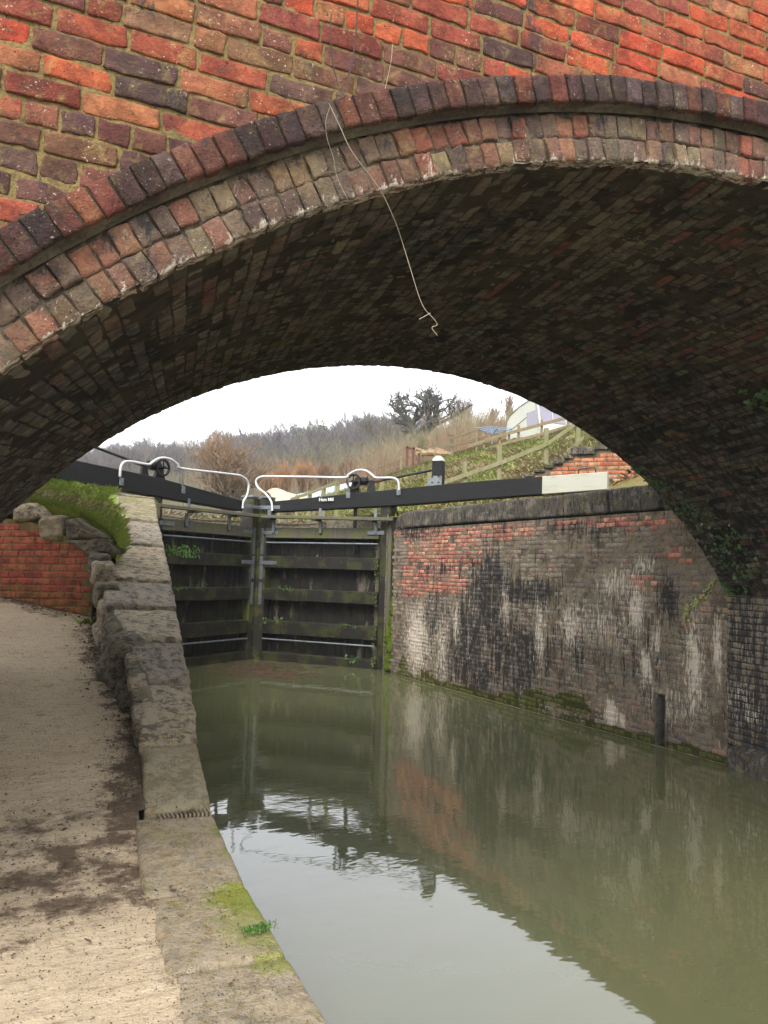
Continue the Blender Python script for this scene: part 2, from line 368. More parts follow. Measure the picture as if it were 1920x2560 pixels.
M['grass_dry'] = m_leaf('dry_grass_blade', srgb(152, 136, 102), srgb(190, 176, 138), .1, .8)
M['weed'] = m_leaf('slope_weed', srgb(110, 126, 60), srgb(166, 168, 104), .1, .8)
M['evergreen'] = m_leaf('dark_ivy_crown', srgb(70, 78, 52), srgb(104, 108, 76), .1, .8)
M['moss'] = m_stone('moss_cushion', srgb(84, 110, 22), srgb(120, 146, 36), srgb(50, 66, 16), 0, (1, 1, 1), 0, 1.5, .6, 3)
M['reed'] = m_plain('floating_reed', srgb(72, 52, 36), .8, 0, .4, 0, sc_=20)
M['chip'] = m_plain('leaf_litter', srgb(92, 76, 60), .9, 0, .5, 0, sc_=30)
M['vanwhite'] = m_plain('caravan_panel', srgb(176, 177, 163), .4, 0, .05, 0, srgb(180, 182, 150), .35, sc_=1.2)
M['vanglass'] = m_plain('caravan_window', srgb(126, 120, 136), .15, 0, .1, 0, spec=.7)
M['vangrey'] = m_plain('caravan_trim', srgb(120, 122, 120), .5, 0, .1, 0)
M['orange'] = m_plain('marker_lens', srgb(190, 90, 60), .4, 0, .05, 0)
M['blue'] = m_plain('blue_cord', srgb(92, 150, 190), .6, 0, .1, 0)
M['roof_pale'] = m_plain('pale_sheeting', srgb(160, 176, 178), .5, 0, .12, 0, srgb(150, 160, 150), .3, sc_=1.)
M['cream'] = m_plain('cream_paint', srgb(166, 156, 132), .5, 0, .08, 0)
M['redpaint'] = m_plain('red_paint', srgb(104, 58, 44), .7, 0, .2, 0)
M['logs'] = m_plain('cut_log', srgb(150, 128, 98), .9, 0, .3, 0)
# concrete path with ribs and mud ('mud' attribute)
def m_path():
    t = NT('ribbed_concrete', .92, .2); mud = t.sep(t.attr('st'))
    n1 = t.noise(1.6, 6, .65); n2 = t.noise(14, 6, .75); n3 = t.noise(90, 4, .75); rib = t.noise(30, 6, .75, (.22, 1, 1), .15)
    c = t.mix(n1, srgb(206, 186, 156), srgb(180, 160, 132))
    c = t.mix(t.ramp(n2, .45, .7, 0, .35), c, srgb(216, 200, 176))
    c = t.mix(t.ramp(rib, .55, .8, 0, .45), c, srgb(112, 96, 78))
    c = t.mix(t.ramp(t.noise(52, 4, .65), .64, .8, 0, .75), c, srgb(92, 78, 64)); c = t.mix(t.ramp(t.noise(120, 3, .7), .6, .85, 0, .6), c, srgb(120, 104, 84)); c = t.mix(t.ramp(t.noise(7, 6, .8), .55, .8, 0, .4), c, srgb(140, 122, 100))
    k = t.math('ADD', mud[0], t.math('MULTIPLY', t.math('SUBTRACT', t.noise(5.5, 7, .72, (.85, 1, 1)), .5), 1.7))
    md = t.mix(n3, srgb(48, 40, 32), srgb(124, 104, 84)); md = t.mix(t.ramp(n2, .55, .7, 0, .5), md, srgb(140, 120, 100))
    c = t.mix(t.ramp(k, .28, .78, 0, .95), c, md)
    k2 = t.math('ADD', mud[1], t.math('MULTIPLY', t.math('SUBTRACT', n2, .5), 1.2))
    c = t.mix(t.ramp(k2, .5, .7, 0, .85), c, srgb(128, 134, 50))
    h = t.math('ADD', t.math('MULTIPLY', rib, 1.4), t.math('MULTIPLY', n3, .7)); h = t.math('ADD', h, n2)
    return t.done(c, t.bump(h, .012, .9))
M['path'] = m_path()
def m_soil(name, a, b, c2, green, sc_=1.):
    t = NT(name, .95, .1); n1 = t.noise(.9*sc_, 6, .7); n2 = t.noise(6*sc_, 6, .75); n3 = t.noise(30*sc_, 4, .7)
    c = t.mix(t.ramp(n2, .35, .7), a, b); c = t.mix(t.ramp(n1, .45, .62), c, green); c = t.mix(t.ramp(n3, .5, .7, 0, .6), c, c2)
    return t.done(c, t.bump(t.math('ADD', n2, n3), .05/sc_, .9))
M['soil'] = m_soil('bank_soil', srgb(150, 130, 96), srgb(110, 92, 68), srgb(78, 66, 48), srgb(118, 128, 62), 2.)
M['mound'] = m_soil('mound_turf', srgb(120, 136, 66), srgb(144, 154, 84), srgb(110, 98, 66), srgb(128, 152, 70), 3.)
M['hill'] = m_soil('far_hillside', srgb(128, 116, 96), srgb(110, 102, 88), srgb(96, 88, 76), srgb(120, 118, 82), .1)
M['mud'] = m_soil('canal_bed', srgb(70, 64, 44), srgb(60, 54, 38), srgb(40, 36, 28), srgb(60, 62, 34), 1.)
def m_water():
    t = NT('murky_canal_water', .03, .5); t.b.inputs['IOR'].default_value = 2.0
    n = t.noise(2.2, 3, .5, (1, 1.6, 1)); n2 = t.noise(9, 3, .5, (1, 2.2, 1)); m_ = t.ramp(t.noise(.35, 2, .5), .35, .7)
    c = t.mix(t.noise(.5, 3), srgb(88, 87, 60), srgb(80, 84, 59))
    h = t.math('ADD', n, t.math('MULTIPLY', t.math('MULTIPLY', n2, m_), .25))
    return t.done(c, t.bump(h, .012, .11))
M['water'] = m_water()
# ---------------------------------------------------------------- generators
def clipst(P, spots):
    """stain weights from ellipses (a,b,ra,rb,value) given in two coords"""
    r = np.zeros(len(P))
    for a, b, ra, rb, v in spots:
        d = ((P[:, 0]-a)/ra)**2+((P[:, 1]-b)/rb)**2; r += v*np.exp(-d*1.2)
    return np.clip(r, 0, 1.2)
def bricks(name, items, fmap, col, mat, parent, fine=1, depth=.05, r=.006, rag=.003, stain=None, seed=0, smooth=True):
    """items: array rows (u,v,lu,lv,proud,rot). One rounded, worn brick each, all in one mesh."""
    it = np.asarray(items, float); n = len(it)
    if fine == 2:
        us = np.array([-1, -.965, -.88, -.5, 0, .5, .88, .965, 1]); vs = np.array([-1, -.9, -.68, 0, .68, .9, 1])
    elif fine == 1:
        us = np.array([-1, -.93, -.5, .1, .6, .93, 1]); vs = np.array([-1, -.82, 0, .82, 1])
    else:
        us = np.array([-1, -.9, 0, .9, 1]); vs = np.array([-1, -.8, .1, .8, 1])
    nu, nv = len(us), len(vs)
    Ug, Vg = np.meshgrid(us, vs, indexing='ij'); Ug = Ug.ravel(); Vg = Vg.ravel()
    eu = np.where(np.abs(Ug) > .999, 1, np.where(np.abs(Ug) > .9, .25, 0)); ev = np.where(np.abs(Vg) > .999, 1, np.where(np.abs(Vg) > .79, .25, 0))
    W = -r*np.maximum(eu, ev)-r*.4*np.minimum(eu, ev)
    corner = (np.abs(Ug) > .999) & (np.abs(Vg) > .999)
    Ug = np.where(corner, Ug*.985, Ug); Vg = np.where(corner, Vg*.95, Vg)
    b = [i*nv+0 for i in range(nu)]+[(nu-1)*nv+j for j in range(1, nv)]+[i*nv+nv-1 for i in range(nu-2, -1, -1)]+[j for j in range(nv-2, 0, -1)]
    Ua = np.r_[Ug, Ug[b]]; Va = np.r_[Vg, Vg[b]]; Wa = np.r_[W, np.full(len(b), -depth)]; k = len(Ua); g = len(Ug)
    F = [tuple(q) for q in grid_faces(nu, nv)]
    for i in range(len(b)): F.append((b[i], g+i, g+(i+1) % len(b), b[(i+1) % len(b)]))
    F = np.array(F)
    c, s = np.cos(it[:, 5])[:, None], np.sin(it[:, 5])[:, None]
    a = Ua[None]*it[:, 2:3]/2; bb = Va[None]*it[:, 3:4]/2
    u = it[:, 0:1]+a*c-bb*s; v = it[:, 1:2]+a*s+bb*c; wv = it[:, 4:5]+Wa[None]
    tl = rng.normal(0, 1, (n, 2)); wv = wv+(Ua[None]*tl[:, :1]*.0015+Va[None]*tl[:, 1:]*.001)*(Wa[None] > -depth+1e-6)
    q = np.stack([u, v, wv+np.arange(n)[:, None]*3.7], -1)
    e = rag*(.5+.9*np.maximum(eu, ev)); e = np.r_[e, e[b]][None]
    u = u+e*fbm(q, 38, 2, 1+seed); v = v+e*fbm(q, 38, 2, 5+seed); wv = wv+rag*.8*fbm(q, 24, 3, 9+seed)*(Wa[None] > -depth+1e-6)
    P = fmap(u.ravel(), v.ravel(), wv.ravel())
    FF = (F[None]+(np.arange(n)*k)[:, None, None]).reshape(-1, 4)
    cc = np.repeat(np.asarray(col), k, 0)
    st = stain(P) if stain is not None else np.zeros((len(P), 3))
    return mesh(name, P, FF, mat, parent, smooth, {'bc': cc, 'st': st})
def sheet(name, us, vs, f, mat, parent, stain=None, disp=0., dsc=12, smooth=True):
    Ug, Vg = np.meshgrid(us, vs, indexing='ij'); u = Ug.ravel(); v = Vg.ravel()
    wv = np.zeros_like(u)
    if disp: wv = disp*fbm(np.stack([u, v, u*0], -1), dsc, 3, 3)
    P = f(u, v, wv); st = stain(P) if stain is not None else np.zeros((len(P), 3))
    return mesh(name, P, grid_faces(len(us), len(vs)), mat, parent, smooth, {'st': st, 'bc': np.full((len(P), 3), .2)})
def rough_block(name, c8, mat, parent=None, n=14, amp=.02, scl=6., rnd=.08, seed=0, layer=0., into=None):
    """worn stone between 8 corners (bottom 4 ccw, top 4 ccw)"""
    c8 = np.asarray(c8, float); t = np.linspace(-1, 1, n); V = []; F = []; base = 0
    for ax in range(3):
        for sgn in (-1, 1):
            A, B = np.meshgrid(t, t, indexing='ij'); q = np.zeros((n*n, 3)); q[:, ax] = sgn
            q[:, (ax+1) % 3] = A.ravel(); q[:, (ax+2) % 3] = B.ravel(); V.append(q)
            f = grid_faces(n, n)+base; F.append(f if sgn > 0 else f[:, ::-1]); base += n*n
    q = np.concatenate(V); F = np.concatenate(F)
    size = [np.linalg.norm(c8[1]-c8[0]), np.linalg.norm(c8[3]-c8[0]), np.linalg.norm(c8[4]-c8[0])]
    hs_ = np.array(size)/2; rr = min(rnd, hs_.min()*.9); w3 = q*hs_; inner = np.clip(w3, -(hs_-rr), hs_-rr); d = w3-inner
    L = np.linalg.norm(d, axis=1)[:, None]; d = np.where(L > 1e-9, d/np.maximum(L, 1e-9)*rr, 0); nrm = np.where(L > 1e-9, d/rr, 0)
    w3 = inner+d; s = (w3/hs_+1)/2
    x, y, z = s[:, 0:1], s[:, 1:2], s[:, 2:3]
    P = (1-z)*((1-y)*((1-x)*c8[0]+x*c8[1])+y*((1-x)*c8[3]+x*c8[2]))+z*((1-y)*((1-x)*c8[4]+x*c8[5])+y*((1-x)*c8[7]+x*c8[6]))
    cen = c8.mean(0); dr = P-cen; dr /= np.linalg.norm(dr, axis=1)[:, None]
    a = amp*fbm(P+seed*3.3, scl, 5, seed)
    if layer: a = a+layer*np.abs(fbm(P*np.array([1, 1, 6.])+seed, scl*.7, 3, seed+5))
    P = P+dr*a[:, None]
    # weld
    key = np.round(q*1e4).astype(np.int64); _, ix, inv = np.unique(key, axis=0, return_index=True, return_inverse=True); inv = inv.ravel()
    P = P[ix]; F = inv[F]
    if into is not None: into.add(P, F); return None
    return mesh(name, P, F, mat, parent, True)
def hexa(p0, p1, p2, p3, down):
    """slab with top corners p0..p3 (ccw) and a downward vector"""
    T = np.array([p0, p1, p2, p3], float); return np.vstack([T+np.asarray(down, float), T])
def pal(cols, n, var=.12):
    c = np.array([srgb(*q) for q in cols]); k = rng.integers(0, len(c), n)
    return np.clip(c[k]*(1+rng.normal(0, var, (n, 1)))*(1+rng.normal(0, .04, (n, 3))), .005, .9)
def leafcloud(name, pts, nrm, size, mat, parent, shape='ivy', kind=None):
    """small folded leaves at pts facing nrm"""
    n = len(pts); nrm = nrm/np.linalg.norm(nrm, axis=1)[:, None]
    up = np.array([0, 0, -1.])+rng.normal(0, .5, (n, 3)); a = np.cross(nrm, up); a /= np.linalg.norm(a, axis=1)[:, None]; b = np.cross(a, nrm)
    s = size*rng.uniform(.55, 1.3, n)
    if shape == 'ivy': T = np.array([(0, -.5, 0), (.5, -.25, .08), (.28, .1, .02), (.1, .6, -.05), (-.22, .15, .02), (-.5, -.2, .08)])
    else: T = np.array([(0, -.5, 0), (.14, -.1, .03), (.1, .3, 0), (0, .6, -.1), (-.1, .3, 0), (-.14, -.1, .03)])
    P = pts[:, None]+s[:, None, None]*(T[None, :, :1]*a[:, None]+T[None, :, 1:2]*b[:, None]+T[None, :, 2:]*nrm[:, None])
    F = np.arange(n*6).reshape(n, 6)
    o = mesh(name, P.reshape(-1, 3), F, mat, parent)
    if kind: o['kind'] = kind
    return o
def blades(base, h, wd, lean, up=np.array([0, 0, 1.])):
    n = len(base); a = rng.uniform(0, 2*PI, n); d = np.stack([np.cos(a), np.sin(a), np.zeros(n)], -1)
    e = np.stack([-np.sin(a), np.cos(a), np.zeros(n)], -1)*wd*rng.uniform(.6, 1.3, n)[:, None]
    h = h*rng.uniform(.45, 1.25, n)[:, None]; ln = lean*rng.uniform(.2, 1.2, n)[:, None]*h
    m1 = base+up*h*.6+d*ln*.35; t = base+up*h*.92+d*ln
    P = np.stack([base-e/2, base+e/2, m1+e*.35, t, m1-e*.35], 1); return P.reshape(-1, 3), np.arange(n*5).reshape(n, 5)

# ================================================================ SETTING: ground, water, path
WZ = -2.17
mesh('water', [(-8, -30, WZ), (40, -30, WZ), (40, 17.9, WZ), (-8, 17.9, WZ)], [(0, 1, 2, 3)], M['water'])['kind'] = 'structure'
mesh('ground', [(-500, -500, -3.2), (500, -500, -3.2), (500, 500, -3.2), (-500, 500, -3.2)], [(0, 1, 2, 3)], M['mud'])['kind'] = 'structure'
# edge lines measured on the photo: (Y, Xcanal, Xinner, Z)
SL = np.array([(4.55, 1.31, .93, -1.39), (5.3, 1.41, 1.04, -1.16), (6.0, 1.52, 1.2, -.86), (6.75, 1.62, 1.15, -.62), (7.5, 1.73, 1.12, -.385),
               (8.4, 1.87, 1.2, -.15), (9.9, 2.09, 1.52, .27), (11.6, 2.35, 1.84, .66), (13.5, 2.65, 1.95, 1.18), (17.2, 3.55, 2.6, 1.28)])
def edgeX(Y): return np.interp(Y, [-12, 2.4, 3.2, 4.55, *SL[1:, 0]], [.75, 1.13, 1.2, 1.31, *SL[1:, 1]])
def innerX(Y): return np.interp(Y, SL[:, 0], SL[:, 2])
def slabZ(Y): return np.interp(Y, SL[:, 0], SL[:, 3])
def pathZ(Y): return -1.5+np.where(Y > 3.9, .19*(Y-3.98)*sstep(3.9, 4.4, Y), 0)
ys = np.concatenate([np.arange(-9, .8, .15), np.arange(.8, 5.5, .022), np.arange(5.5, 9.2, .035), np.arange(9.2, 14, .15)])
ss = np.concatenate([np.linspace(0, .4, 14), np.linspace(.42, 1, 70)])
Yg, Sg = np.meshgrid(ys, ss, indexing='ij'); Yv = Yg.ravel(); Sv = Sg.ravel()
rx = np.where(Yv < 4.6, edgeX(Yv)-.40+.05*fbm(np.stack([Yv, Yv*0, Yv*0], -1), 1.7, 2), innerX(Yv)+.1)
Xv = -3.4+(rx+3.4)*Sv
Zv = pathZ(Yv)+.006*fbm(np.stack([Xv, Yv*5, Yv*0], -1), 5, 3)+.012*fbm(np.stack([Xv, Yv, Yv*0], -1), 1.5, 2)
dw = rx-Xv
mudr = np.clip(1.0*sstep(.55, .0, dw)*(Yv > 4.4)+.5*sstep(.12, 0., dw)*(Yv < 4.6), 0, 1)
mudr = np.maximum(mudr, .66*np.exp(-(((Xv-.6)/.9)**2+((Yv-4.05)/.62)**2)))
mudr = np.maximum(mudr, .45*np.exp(-(((Xv-.75)/.3)**2+((Yv-4.2)/.5)**2)))
mudr = np.maximum(mudr, .5*np.exp(-(((Xv+.3)/1.4)**2+((Yv-3.7)/.5)**2)))
mudr = np.maximum(mudr, .5*sstep(.55, 0, np.abs((Xv-1.15)+(Yv-8.86)*.98)/1.4))
Zv = Zv+.012*mudr*fbm(np.stack([Xv, Yv, Yv*0], -1), 16, 3)
mesh('path', np.c_[Xv, Yv, Zv], grid_faces(len(ys), len(ss)), M['path'], smooth=True, attrs={'st': np.c_[mudr, mudr*0, mudr*0]})['kind'] = 'structure'
# ================================================================ canal bank edge (left, under the path)
bank = thing('canal_bank', 'stone edged canal bank along the water beside the sandy concrete towpath', 'canal bank')
yy = np.arange(-12, 4.7, .25)
V = []
for Y in yy: V += [(edgeX(Y)-.03, Y, -1.56), (edgeX(Y)-.02, Y, -2.9), (edgeX(Y)-.4, Y, -1.56), (edgeX(Y)-.4, Y, -2.9)]
F = []
for i in range(len(yy)-1): F += [(4*i, 4*i+1, 4*i+5, 4*i+4), (4*i, 4*i+4, 4*i+6, 4*i+2)]
mesh('bank_wall', V, F, M['rock'], bank)
js = [-3, -1.6, -.3, .95, 2.05, 2.93, 3.62, 4.475]
for i in range(len(js)-1):
    a, b = js[i]+.006, js[i+1]-.006; zt = .008+rng.uniform(-.005, .005)+float(pathZ(a)); zq = zt+float(pathZ(b)-pathZ(a))
    p = [(edgeX(a)-.47, a+.02, zt), (edgeX(a), a, zt-.012), (edgeX(b), b, zq-.012), (edgeX(b)-.44, b+.03, zq)]
    rough_block('edge_stone', hexa(*p, (0, 0, -.2)), M['edge'], bank, n=40, amp=.014, scl=5, rnd=.03, seed=i)
# drain slot with iron bars across the bank just below the pale block
slot = thing('drain_grate', 'short rusty toothed drain grate at the foot of the pale stone block', 'grate')
mb = MB(); mb.box((1.0, 4.475, -1.6), (.31, 0, 0), (0, .08, 0), (0, 0, .15)); mb.build('channel', M['gate_dark'], slot)
mb = MB()
for k in range(13):
    x = 1.0+k*.0235; mb.box((x, 4.472, -1.435), (.011, 0, 0), (0, .085, 0), (0, 0, .03), .003)
mb.box((1.0, 4.53, -1.445), (.305, 0, 0), (0, .02, 0), (0, 0, .015)); mb.build('bars', M['grate'], slot)
# ================================================================ sloping wall with coping slabs (left of the water)
lw = thing('sloping_lock_wall', 'sloping wall of worn sandstone slabs climbing from the towpath up to the lock gate', 'wall')
nS = len(SL)
for i in range(nS-1):
    a, b = SL[i], SL[i+1]; g = .02
    ya, yb = a[0]+g, b[0]-g
    xa, xb = np.interp([ya, yb], SL[:, 0], SL[:, 1]); ia, ib = innerX(ya), innerX(yb); za, zb = slabZ(ya), slabZ(yb)
    j = rng.uniform(-.02, .02); k_ = rng.uniform(-.05, .05, 2)
    th = .26
    mat = M['block'] if i == 0 else (M['slab_moss'] if i >= 7 else M['slab' if i % 2 else 'slab_dark'])
    p = [(ia+k_[0]*(i > 0), ya, za+.022*(i > 0)), (xa, ya, za-.01), (xb, yb, zb-.035), (ib+k_[1]*(i > 0), yb, zb-.015)]
    rough_block('coping_slab', hexa(*p, (0, 0, -th)), mat, lw, n=46, amp=.022 if i else .012, scl=6, rnd=.03, seed=20+i, layer=.022 if i else .004)
# body below the slabs
V = []; yy = np.arange(4.6, 17.2, .2)
for Y in yy:
    e = .05+.05*vnoise(np.array([[Y*3, 0, 0]]))[0]
    V += [(innerX(Y)+.05, Y, slabZ(Y)-.2), (innerX(Y)+.04, Y, -2.6), (float(np.interp(Y, SL[:, 0], SL[:, 1]))-.04, Y, slabZ(Y)-.2), (float(np.interp(Y, SL[:, 0], SL[:, 1]))-.02, Y, -3)]
F = [(0, 1, 3, 2)]
for i in range(len(yy)-1): F += [(4*i, 4*i+4, 4*i+5, 4*i+1), (4*i+2, 4*i+3, 4*i+7, 4*i+6), (4*i, 4*i+2, 4*i+6, 4*i+4)]
mesh('wall_body', V, F, M['rock'], lw)
# brick courses on the path side face
it = []; cols = []
for r_ in range(24):
    z = -1.72+r_*.078
    y = 5.35+(r_ % 2)*.11
    while y < 8.85:
        if z < slabZ(y)-.16 and z > pathZ(y)-.2 and not (6.45 < y < 7.55 and z > -.9-.0): it.append((y, z, .21, .066, rng.uniform(-.006, .012), rng.normal(0, .01)))
        y += .222
bricks('path_side_brickwork', it, lambda u, v, w_: np.stack([innerX(u)+.03-w_, u, v], -1), pal([(150, 104, 70), (166, 118, 78), (120, 88, 66), (138, 84, 60)], len(it)), M['wingbrick'], lw, 1, .06, .008, .006)
# big projecting rock and small capping stones on the path side
rough_block('projecting_rock', [(.98, 6.5, -1.35), (1.25, 6.45, -1.35), (1.3, 7.5, -1.1), (1.0, 7.4, -1.1), (1.02, 6.62, -.68), (1.3, 6.6, -.66), (1.3, 7.5, -.44), (1.08, 7.5, -.43)], M['rock'], lw, n=40, amp=.09, scl=3.5, rnd=.1, seed=44, layer=.04)
rough_block('foot_rock', [(1.0, 6.0, -1.4), (1.22, 6.0, -1.4), (1.25, 6.5, -1.3), (1.0, 6.5, -1.3), (1.03, 6.05, -1.0), (1.2, 6.05, -.98), (1.25, 6.5, -.9), (1.05, 6.5, -.9)], M['rock'], lw, n=22, amp=.05, scl=5, rnd=.06, seed=45)
for i in range(6):
    y0 = 5.38+i*.19; y1 = y0+.175; x0 = float(np.interp(y0, [5.3, 6.6], [1.05, 1.16]))+rng.uniform(-.01, .01)-.04; z0 = slabZ(y0)+.012; z1 = slabZ(y1)+.012
    p = [(x0, y0, z0-.02), (x0+.14, y0, z0), (x0+.145, y1, z1), (x0, y1, z1-.02)]
    rough_block('capping_stone', hexa(*p, (0, 0, -.1)), M['slab' if i % 2 else 'rock'], lw, n=16, amp=.022, scl=9, rnd=.03, seed=60+i)
for i, (y0, y1, z0, z1) in enumerate([(7.6, 7.95, -.62, -.36), (7.98, 8.3, -.42, -.2), (8.32, 8.62, -.2, .0), (8.64, 8.92, -.12, .1), (7.7, 8.3, -.8, -.62)]):
    rough_block('edge_rubble', [(1.06, y0, z0-.02), (1.26, y0, z0), (1.26, y1, z0), (1.06, y1, z0), (1.07, y0, z1), (1.28, y0, z1), (1.28, y1, z1+.04), (1.07, y1, z1+.04)], M['rock' if i % 2 else 'slab'], lw, n=18, amp=.04, scl=7, rnd=.05, seed=80+i)
# ================================================================ red brick retaining wall at the far left
rw = thing('red_brick_wall', 'low red brick retaining wall with rough stones on top below the grass mound', 'wall')
W0 = np.array([1.13, 8.85, 0]); WD = np.array([-.70, .714, 0]); WN = np.array([-.714, -.70, 0])
WL = 5.0
def wallmap(u, v, w_): return W0+u[:, None]*WD+np.stack([u*0, u*0, v], -1)+w_[:, None]*WN
def wtop(u): return np.interp(u, [0, .35, .62, .85, 5], [.12, .26, .42, .44, .9])
it = []
for r_ in range(26):
    u = .02+(r_ % 2)*.11
    while u < WL:
        tilt = -.02*u; z = -1.2+r_*.0765
        if z < wtop(u)-.03 and z > -.95+.15*u: it.append((u+.105, z+tilt, .213, .066, rng.uniform(-.002, .002), rng.normal(0, .006)))
        u += .2235
cc = pal([(150, 72, 58), (154, 80, 62), (142, 66, 54), (156, 88, 66)], len(it), .08)
for i, q in enumerate(it):
    if q[1] < -.42+.18*q[0]*.9: cc[i] = np.array(srgb(150, 92, 60))*rng.uniform(.7, 1)
bricks('brickwork', it, wallmap, cc, M['redwall'], rw, 2, .05, .005, .0022)
sheet('mortar_bed', np.arange(0, WL+.01, .05), np.arange(-1.2, 1.4, .05), lambda u, v, w_: wallmap(u, np.minimum(v, wtop(u)), w_-.005), M['mortar_tan'], rw, disp=.003)
def onW(px, py, off=0.): return onplane(px, py, W0+WN*off, WN)
for i, (q, m_) in enumerate([(((26, 1127), (26, 1098), (60, 1084), (88, 1120)), 'slab'), (((82, 1166), (83, 1118), (130, 1112), (131, 1168)), 'block'), (((137, 1170), (136, 1120), (166, 1118), (228, 1163)), 'rock'), (((228, 1163), (137, 1168), (198, 1199), (228, 1192)), 'rock'), (((-80, 1100), (-60, 1060), (0, 1068), (24, 1095)), 'slab')]):
    Q = [onW(*p, .03) for p in q]
    if i == 3: Q = [Q[1], Q[0], Q[3], Q[2]]; bot = [Q[0], Q[1], Q[2], Q[3]]
    B_ = [np.array(a) for a in (Q[0], Q[3], Q[2], Q[1])]
    if i == 3: B_ = [onW(137, 1168, .03), onW(198, 1199, .03), onW(228, 1192, .03), onW(226, 1163, .03)]
    bk = -WN*.35
    # faces: front quad B_, back quad shifted
    c8 = [B_[0], B_[1], B_[1]+bk, B_[0]+bk, B_[3], B_[2], B_[2]+bk, B_[3]+bk]
    rough_block('top_stone', c8, M[m_], rw, n=30, amp=.045, scl=5, rnd=.05, seed=100+i, layer=.015)
# ================================================================ grass mound
us = np.linspace(0, 1, 50); yv = np.linspace(8.9, 17.2, 90)
def moundP(s, Y):
    xl = np.maximum(1.13-(Y-8.85)*.98+.3, -7.); xr = innerX(Y)+.06
    xl = np.minimum(xl, xr-.02)
    X = xl+(xr-xl)*s; uL = (Y-8.85)/.714
    zl = np.interp(Y, [8.85, 9.3, 9.8, 12.5, 17.2], [.16, .44, .62, 1.12, 1.32]); zr = slabZ(Y)-.01
    Z = zl+(zr-zl)*s+.1*np.sin(PI*np.clip(s, 0, 1))*sstep(9, 10.5, Y)+.03*fbm(np.stack([X, Y, Y*0], -1), 2, 3)
    return np.stack([X, Y, Z], -1)
Yg, Sg = np.meshgrid(yv, us, indexing='ij')
mesh('mound', moundP(Sg.ravel(), Yg.ravel()), grid_faces(90, 50), M['mound'], smooth=True)['kind'] = 'structure'
n = 70000
Y = 8.95+8*rng.random(n)**1.5; s = rng.random(n)
P = moundP(s, Y); kp = (s < .93-.25*sstep(10.2, 9.2, Y)+.12*vnoise(P*2.5)) | (rng.random(n) < .03); P = P[kp]
dens = vnoise(P*1.1, 5); V, F = blades(P, (.10+.06*dens)[:, None]*1.2, .0035, 1.1)
props(mesh('grass', V, F, M['grass']), 'bright green grass tufts on the mound left of the sloping slabs', 'grass', None, 'stuff')
Pd = P[rng.random(len(P)) < .3]; V, F = blades(Pd, .11, .004, 1.0)
props(mesh('dry_grass', V, F, M['grass_dry']), 'straw coloured dead grass blades among the green mound tufts', 'grass', None, 'stuff')
# ================================================================ BRIDGE
br = thing('brick_arch_bridge', 'old red brick arch bridge spanning the canal and towpath with dark hood bricks', 'bridge')
YN, YF = 2.765, 7.32; CN = (3.07, -2.95); CF = (3.05, -2.80); R0 = 4.93
SPR = 7.2                                            # right abutment plane
def cen(y):
    t = (y-YN)/(YF-YN); return CN[0]+(CF[0]-CN[0])*t, CN[1]+(CF[1]-CN[1])*t
def soff(ang, y, w_):
    cx, cz = cen(y); r = R0-w_
    return fb(cx+r*np.sin(ang), y, cz+r*np.cos(ang))
A0, A1 = math.radians(-76), math.asin((SPR-3.05)/R0)
# core: profile around the arch
prof_n = []; prof_f = []
angs = np.linspace(A0, A1, 90)
def core_pts(y):
    cx, cz = cen(y); R = R0+.012
    top = [(cx+R*math.sin(a), cz+R*math.cos(a)) for a in angs]
    inner = [(top[0][0], -2.9)]+top+[(SPR+.012, top[-1][1]), (SPR+.012, -3.1)]
    outer = []
    for x, z in inner: outer.append((x, 4.4))
    outer[0] = (-9, 4.4); outer[-1] = (16, 4.4)
    return inner, outer
V = []; F = []
for y in (YN+.012, YF-.012):
    i_, o_ = core_pts(y)
    for x, z in i_: V.append(fb(x, y, z))
    for x, z in o_: V.append(fb(x, y, z))
n_ = len(i_)
for b_ in (0, 2*n_):
    for k in range(n_-1): F.append((b_+k, b_+k+1, b_+n_+k+1, b_+n_+k))
for k in range(n_-1): F.append((k, 2*n_+k, 2*n_+k+1, k+1))
for k in range(n_-1): F.append((n_+k, n_+k+1, 3*n_+k+1, 3*n_+k))
# side flanks to the ground
e = len(V)
for y in (YN+.012, YF-.012):
    for x, z in ((-9, -3.1), (-9, 4.4), (i_[0][0], -3.1), (16, -3.1), (16, 4.4)): V.append(fb(x, y, z))
for b_, m0 in ((e, 0), (e+5, 2*n_)):
    F.append((b_, b_+1, m0)); F.append((b_, m0, b_+2)); F.append((m0+n_-1, b_+3, b_+4))
F.append((e, e+5, e+6, e+1)); F.append((e+3, e+4, e+9, e+8))
core = mesh('bridge_core', V, F, M['mortar_dark'], br)
